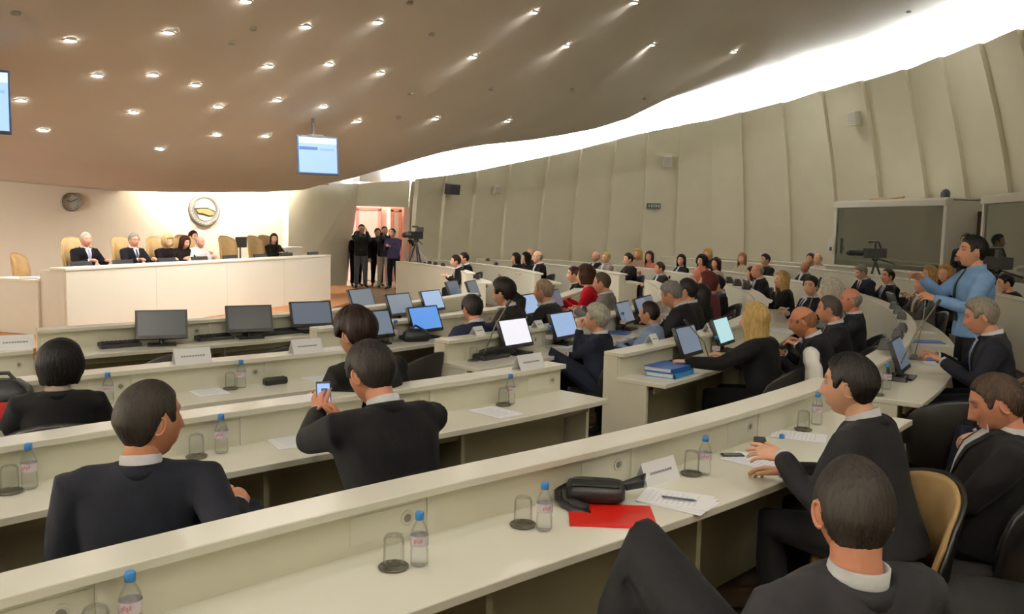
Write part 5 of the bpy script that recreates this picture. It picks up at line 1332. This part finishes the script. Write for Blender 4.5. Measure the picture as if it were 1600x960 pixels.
for px, py, lb in [(150, 985, 'upturned glass tumbler at bottom left of the nearest desk'), (615, 888, 'upturned glass tumbler left of middle bottle'), (817, 822, 'upturned glass tumbler left of the red folder bottle'), (1080, 742, 'upturned glass tumbler right of the name card'), (15, 755, 'upturned glass tumbler at left of the second desk'),
    (307, 706, 'upturned glass tumbler right of the turned head'), (787, 630, 'upturned glass tumbler at right end of phone desk'), (360, 596, 'upturned glass tumbler on third desk'), (1255, 668, 'upturned glass tumbler before the gesturing person'), (1372, 586, 'upturned glass tumbler at near end of right desk'), (740, 545, 'upturned glass tumbler by the dark keyboard'), (602, 530, 'upturned glass tumbler by the half-hidden monitor')]:
    tumbler(px, py, lb)
# papers
def paper(px, py, label, rz=0, n=1, w_=.21, h_=.297, z=None, m=None, lines=True, name='paper'):
    p = spos(px, py, z); t = thing(name, label, 'paper', p + Vector((0, 0, .001)), outang(p) + math.radians(rz))
    for k in range(n):
        b = MB(); b.box((0, 0, .001), (w_, h_, .0012)); o = b.build('sheet', m or M_PAPER, t); o.location = (.012 * k, .01 * k, .0016 * k); o.rotation_euler = (0, 0, .12 * k)
    if lines:
        b = MB()
        for i in range(10): b.box((-.01 * (i % 3), h_ * (.38 - .075 * i), .0019 + .0016 * (n - 1)), (w_ * (.76 - .09 * (i % 3)), .004, .0006))
        o = b.build('print_lines', mat('paper_print', srgb(216, 219, 228), .8), t); o.location = (.012 * (n - 1), .01 * (n - 1), 0); o.rotation_euler = (0, 0, .12 * (n - 1))
    return t
for a in [((1058, 803), 'printed sheets with pen right of the red folder', 12, 3), ((1182, 722), 'papers under the gesturing hands', 0, 2), ((1248, 682), 'white sheet beside the black case, nearest desk', 20, 1), ((455, 690), 'white papers left of phone-holding person', -8, 2), ((775, 645), 'lone white sheet at right end of phone desk', 0, 1),
          ((325, 608), 'white sheet in the middle of third desk', 0, 1), ((500, 590), 'open papers under the bent person\'s hand', 8, 3), ((1135, 566), 'white sheet under the stretched arm', 0, 2), ((920, 527), 'white paper right of pale blue monitor', 0, 2),
          ((1250, 565), 'scattered white sheets on right desk before bald person', 10, 3), ((1228, 540), 'white sheets on right desk farther up', -12, 3), ((1216, 515), 'white documents before the fair-haired arm', 4, 2), ((870, 540), 'white sheet in front of the pale blue monitor', 10, 2), ((935, 470), 'white sheets before the red jacket', 0, 3), ((1040, 492), 'white papers before the bowed grey head', 0, 3),
          ((1475, 570), 'white sheets in front of the navy suit', 0, 3), ((1460, 540), 'white magazine before the standing speaker', 14, 2), ((1440, 520), 'glossy papers near the cream tie', 8, 3), ((760, 493), 'white papers before charcoal suit', 0, 2), ((700, 500), 'white papers beside blue-lit monitor', 0, 2)]:
    paper(a[0][0], a[0][1], a[1], a[2], a[3])
for (px, py, lb) in [(1462, 562, 'blue folder under white sheets, right desk'), (1448, 535, 'blue folder near standing speaker'), (960, 520, 'dark blue folder right of pale blue monitor'), (508, 566, 'dark navy folder right of the ledge card')]:
    p = spos(px, py); t = thing('folder', lb, 'folder', p, outang(p) + .15); b = MB(); b.box((0, 0, .006), (.24, .32, .011)); b.build('cover', mat('folder_blue', srgb(46, 92, 172), .5) if 'navy' not in lb else mat('folder_navy', srgb(30, 38, 66), .5), t, bevel=.003); b = MB(); b.box((.004, 0, .006), (.236, .312, .007)); b.build('pages', M_PAPER, t)
b = MB(); p = spos(1060, 806); b.tube([(-.07, 0, .006), (.06, 0, .006), (.072, 0, .006)], [.0045, .0045, .002], n=8); o = b.build('pen', mat('pen_grey', srgb(70, 74, 96), .4)); o.location = p + Vector((0, 0, .008)); o.rotation_euler = (0, 0, -.35); tag(o, 'dark pen lying on the printed sheets', 'pen')
# red folder with the black bag
M_RED = mat('red_folder', srgb(206, 34, 24), .3); M_BAG = mat('black_bag_leather', srgb(22, 21, 24), .5, bump=.2, bscale=60)
p = spos(955, 808); rzf = math.atan2(*(at(1035, 815, WZ) - at(895, 790, WZ)).yx)
t = thing('red_folder', 'bright red folder under the black shoulder bag', 'folder', p, rzf + .42)
b = MB(); b.box((0, 0, .008), (.34, .25, .003)); b.box((0, 0, .002), (.34, .25, .003)); b.box((0, -.124, .005), (.34, .003, .008)); b.build('cover', M_RED, t, bevel=.001); b = MB(); b.box((0, .003, .005), (.325, .24, .004)); b.build('pages', M_PAPER, t)
p = spos(930, 783)
t = thing('shoulder_bag', 'black leather shoulder bag lying on the red folder', 'bag', p + Vector((0, 0, .012)), rzf + .35)
b = MB(); n = 20
def rr2(w_, h_, z): return [Vector((w_ / 2 * math.copysign(abs(math.cos(2*PI*i/n)) ** .55, math.cos(2*PI*i/n)), h_ / 2 * math.copysign(abs(math.sin(2*PI*i/n)) ** .55, math.sin(2*PI*i/n)), z)) for i in range(n)]
b.loft([rr2(.22, .15, 0), rr2(.25, .18, .012), rr2(.25, .18, .05), rr2(.235, .165, .066), rr2(.20, .13, .072)]); b.build('bag_body', M_BAG, t, smooth=True)
b = MB(); b.box((0, -.045, .076), (.20, .06, .012), Matrix.Rotation(.1, 3, 'X')); b.build('flap_pocket', M_BAG, t, bevel=.005); b = MB(); b.box((-.06, -.01, .084), (.10, .004, .003)); b.build('zip', M_CHROME, t)
b = MB()
def strap(pts): 
    pts = [Vector(q) for q in pts]
    for q in range(len(pts) - 1): pass
    b.tube(pts, .018, n=8, flat=.22)
strap([(.11, .05, .05), (.17, .10, .06), (.21, .09, .075), (.20, .04, .06), (.13, .02, .05)]); b.build('strap', M_BAG, t, smooth=True); b = MB(); strap([(-.11, .04, .05), (-.16, .0, .04), (-.15, -.08, .012), (-.09, -.16, .0), (-.02, -.17, .0), (-.03, -.13, .004), (-.10, -.10, .01)])
b.build('strap', M_BAG, t, smooth=True)
# small things on the nearest desk
def slab(px, py, label, name, cat, size, m, rz=0, top=None):
    p = spos(px, py); t = thing(name, label, cat, p, outang(p) + math.radians(rz)); b = MB(); b.box((0, 0, size[2] / 2 + .001), size); b.build('body', m, t, bevel=min(size) * .3)
    if top: b = MB(); b.box((0, 0, size[2] + .0012), (size[0] * .9, size[1] * .86, .001)); b.build('screen', top, t)
slab(1188, 689, 'flat black case lying beside the socket lid', 'glasses_case', 'case', (.17, .065, .035), M_BLACK, 30)
slab(1145, 705, 'small dark phone left of the papers under gesturing hands', 'mobile_phone', 'phone', (.055, .11, .009), M_BLACK, 50, M_OFF)
b = MB(); b.lathe([(.0145, 0), (.0145, .02), (.012, .023)], n=12); o = b.build('bottle_cap', M_CAP); o.location = spos(1222, 676) + Vector((0, 0, .001)); tag(o, 'loose blue bottle cap behind the black case', 'cap')
slab(430, 588, 'black zipped case on the third desk left of the papers', 'pencil_case', 'case', (.17, .07, .05), M_BLACK, 0)
# phone in the hands
p = Vector((-.91, 4.06, 1.05)); t = thing('lit_phone', 'mobile phone with lit blue screen held in both hands', 'phone', p, math.radians(18)); rt = Matrix.Rotation(math.radians(-28), 3, 'X')
b = MB(); b.box((0, 0, 0), (.07, .009, .14), rt); b.build('case', M_BLACK, t, bevel=.003)
q = MB(); q.box((0, -.0052, 0), (.060, .001, .115)); a = MB(); a.join(q, rt.to_4x4()); a.build('screen', screen_mat('phone_screen', srgb(120, 160, 240), 1.2), t)
q = MB(); q.box((.004, -.006, .01), (.03, .001, .045)); a = MB(); a.join(q, rt.to_4x4()); a.build('picture', mat('phone_picture', srgb(60, 66, 90), .5), t)
# blue binders
M_BINB = mat('binder_blue', srgb(40, 96, 180), .35); M_BINL = mat('binder_light_blue', srgb(66, 150, 214), .35)
p = spos(1046, 586); an = outang(p)
for k, (lb, m, off, ro_) in enumerate([('light blue binder at bottom of the stack on right desk', M_BINL, (0, 0, 0), .05), ('dark blue binder on top of the stack on right desk', M_BINB, (.0, .01, .041), .0)]):
    t = thing('ring_binder', lb, 'binder', p + Matrix.Rotation(an, 3, 'Z') @ Vector(off), an + ro_)
    b = MB(); b.box((0, 0, .003), (.34, .26, .004)); b.box((0, 0, .037), (.34, .26, .004)); b.box((0, -.129, .02), (.34, .003, .036)); b.build('cover', m, t, bevel=.001); b = MB(); b.box((0, .01, .02), (.32, .22, .028)); b.build('pages', M_PAPER, t)
# red and black bag at left edge
M_BR = mat('red_bag_fabric', srgb(176, 30, 38), .6, bump=.2, bscale=60)
p = spos(6, 640); t = thing('backpack', 'red and black backpack on the desk at left edge', 'bag', p, .3)
b = MB(); b.loft([rr2(.26, .22, 0), rr2(.30, .26, .03), rr2(.30, .25, .10), rr2(.27, .20, .17), rr2(.16, .12, .21)]); b.build('bag_body', M_BR, t, smooth=True)
b = MB(); b.loft([rr2(.285, .24, .115), rr2(.295, .25, .13), rr2(.275, .205, .175), rr2(.17, .125, .222), rr2(.08, .06, .228)]); b.build('lid', M_BAG, t, smooth=True); b = MB(); b.tube([(-.06, 0, .22), (-.03, 0, .26), (.03, 0, .26), (.06, 0, .22)], .011); b.build('handle', M_BAG, t)
# black handbag on the far desk before the blue-lit monitor
p = spos(650, 533); t = thing('handbag', 'black crumpled bag before the blue-lit monitor', 'bag', p, .4); b = MB(); b.loft([rr2(.24, .14, 0), rr2(.28, .17, .03), rr2(.24, .14, .09), rr2(.15, .08, .12)]); b.build('bag_body', M_BAG, t, smooth=True); b = MB(); b.tube([(-.1, 0, .09), (-.02, -.05, .16), (.09, 0, .10)], .011); b.build('handle', M_BAG, t)
# ------------------------------------------------------------------ empty chairs
def echair(px, py, z, rz_off, label, kind='dark', s=1.0):
    p = at(px, py, z); office_chair(Vector((p.x, p.y, 0)), math.atan2(CEN.y - p.y, CEN.x - p.x) - PI / 2 + math.radians(rz_off), (kind, label), s)
echair(868, 690, .80, -10, 'empty tan-lined chair at right end of the phone desk', 'tan')
echair(640, 545, .84, 10, 'empty black chair right of the person bent over papers')
echair(272, 548, .80, 0, 'empty black chair behind ledge card, left'); echair(430, 536, .82, 0, 'empty black chair under the second dark monitor')
echair(1600, 800, .80, 20, 'dark chair shell at the lower right edge', 'dark', 1.0)
echair(1480, 690, .50, -60, 'tan-seated chair between gesturing and reclining persons', 'tan', .95)
# white jacket over a chair
p = atd(1266, 588, 6.45); t = thing('white_jacket', 'white jacket with dark seam hung over a chair back', 'clothing', (p.x, p.y, .58), outang(p) + .4)
b = MB()
b.tube([(-.10, 0, .30), (-.04, 0, .37), (.05, 0, .37), (.11, 0, .29)], [.05, .06, .06, .05], n=10); b.tube([(-.10, -.02, .29), (-.12, -.03, .14), (-.10, -.03, .0)], [.055, .06, .05], n=10); b.tube([(.11, -.02, .28), (.12, -.03, .14), (.09, -.03, .02)], [.055, .055, .045], n=10)
b.ell((0, -.02, .18), (.11, .06, .19)); jk_ = remesh_obj(b, 'cloth', mat('white_cloth', srgb(232, 232, 228), .85, bump=.5, bscale=18), t, .012, 4)
b = MB(); b.tube([(.02, -.075, .34), (.03, -.09, .2), (.01, -.085, .06)], .006, n=6); b.build('seam', M_DGREY, t)
# handbag on the floor under the binder desk
p = at(1105, 640, .25); t = thing('floor_bag', 'black bag standing on the floor under the binder desk', 'bag', (p.x, p.y, 0), .5); b = MB(); b.loft([rr2(.34, .16, 0.0), rr2(.38, .2, .05), rr2(.34, .16, .26), rr2(.28, .10, .30)]); b.build('bag_body', M_BAG, t, smooth=True); b = MB(); b.tube([(-.1, 0, .29), (-.07, 0, .42), (.07, 0, .42), (.1, 0, .29)], .012); b.build('handle', M_BAG, t)
flush_remesh()
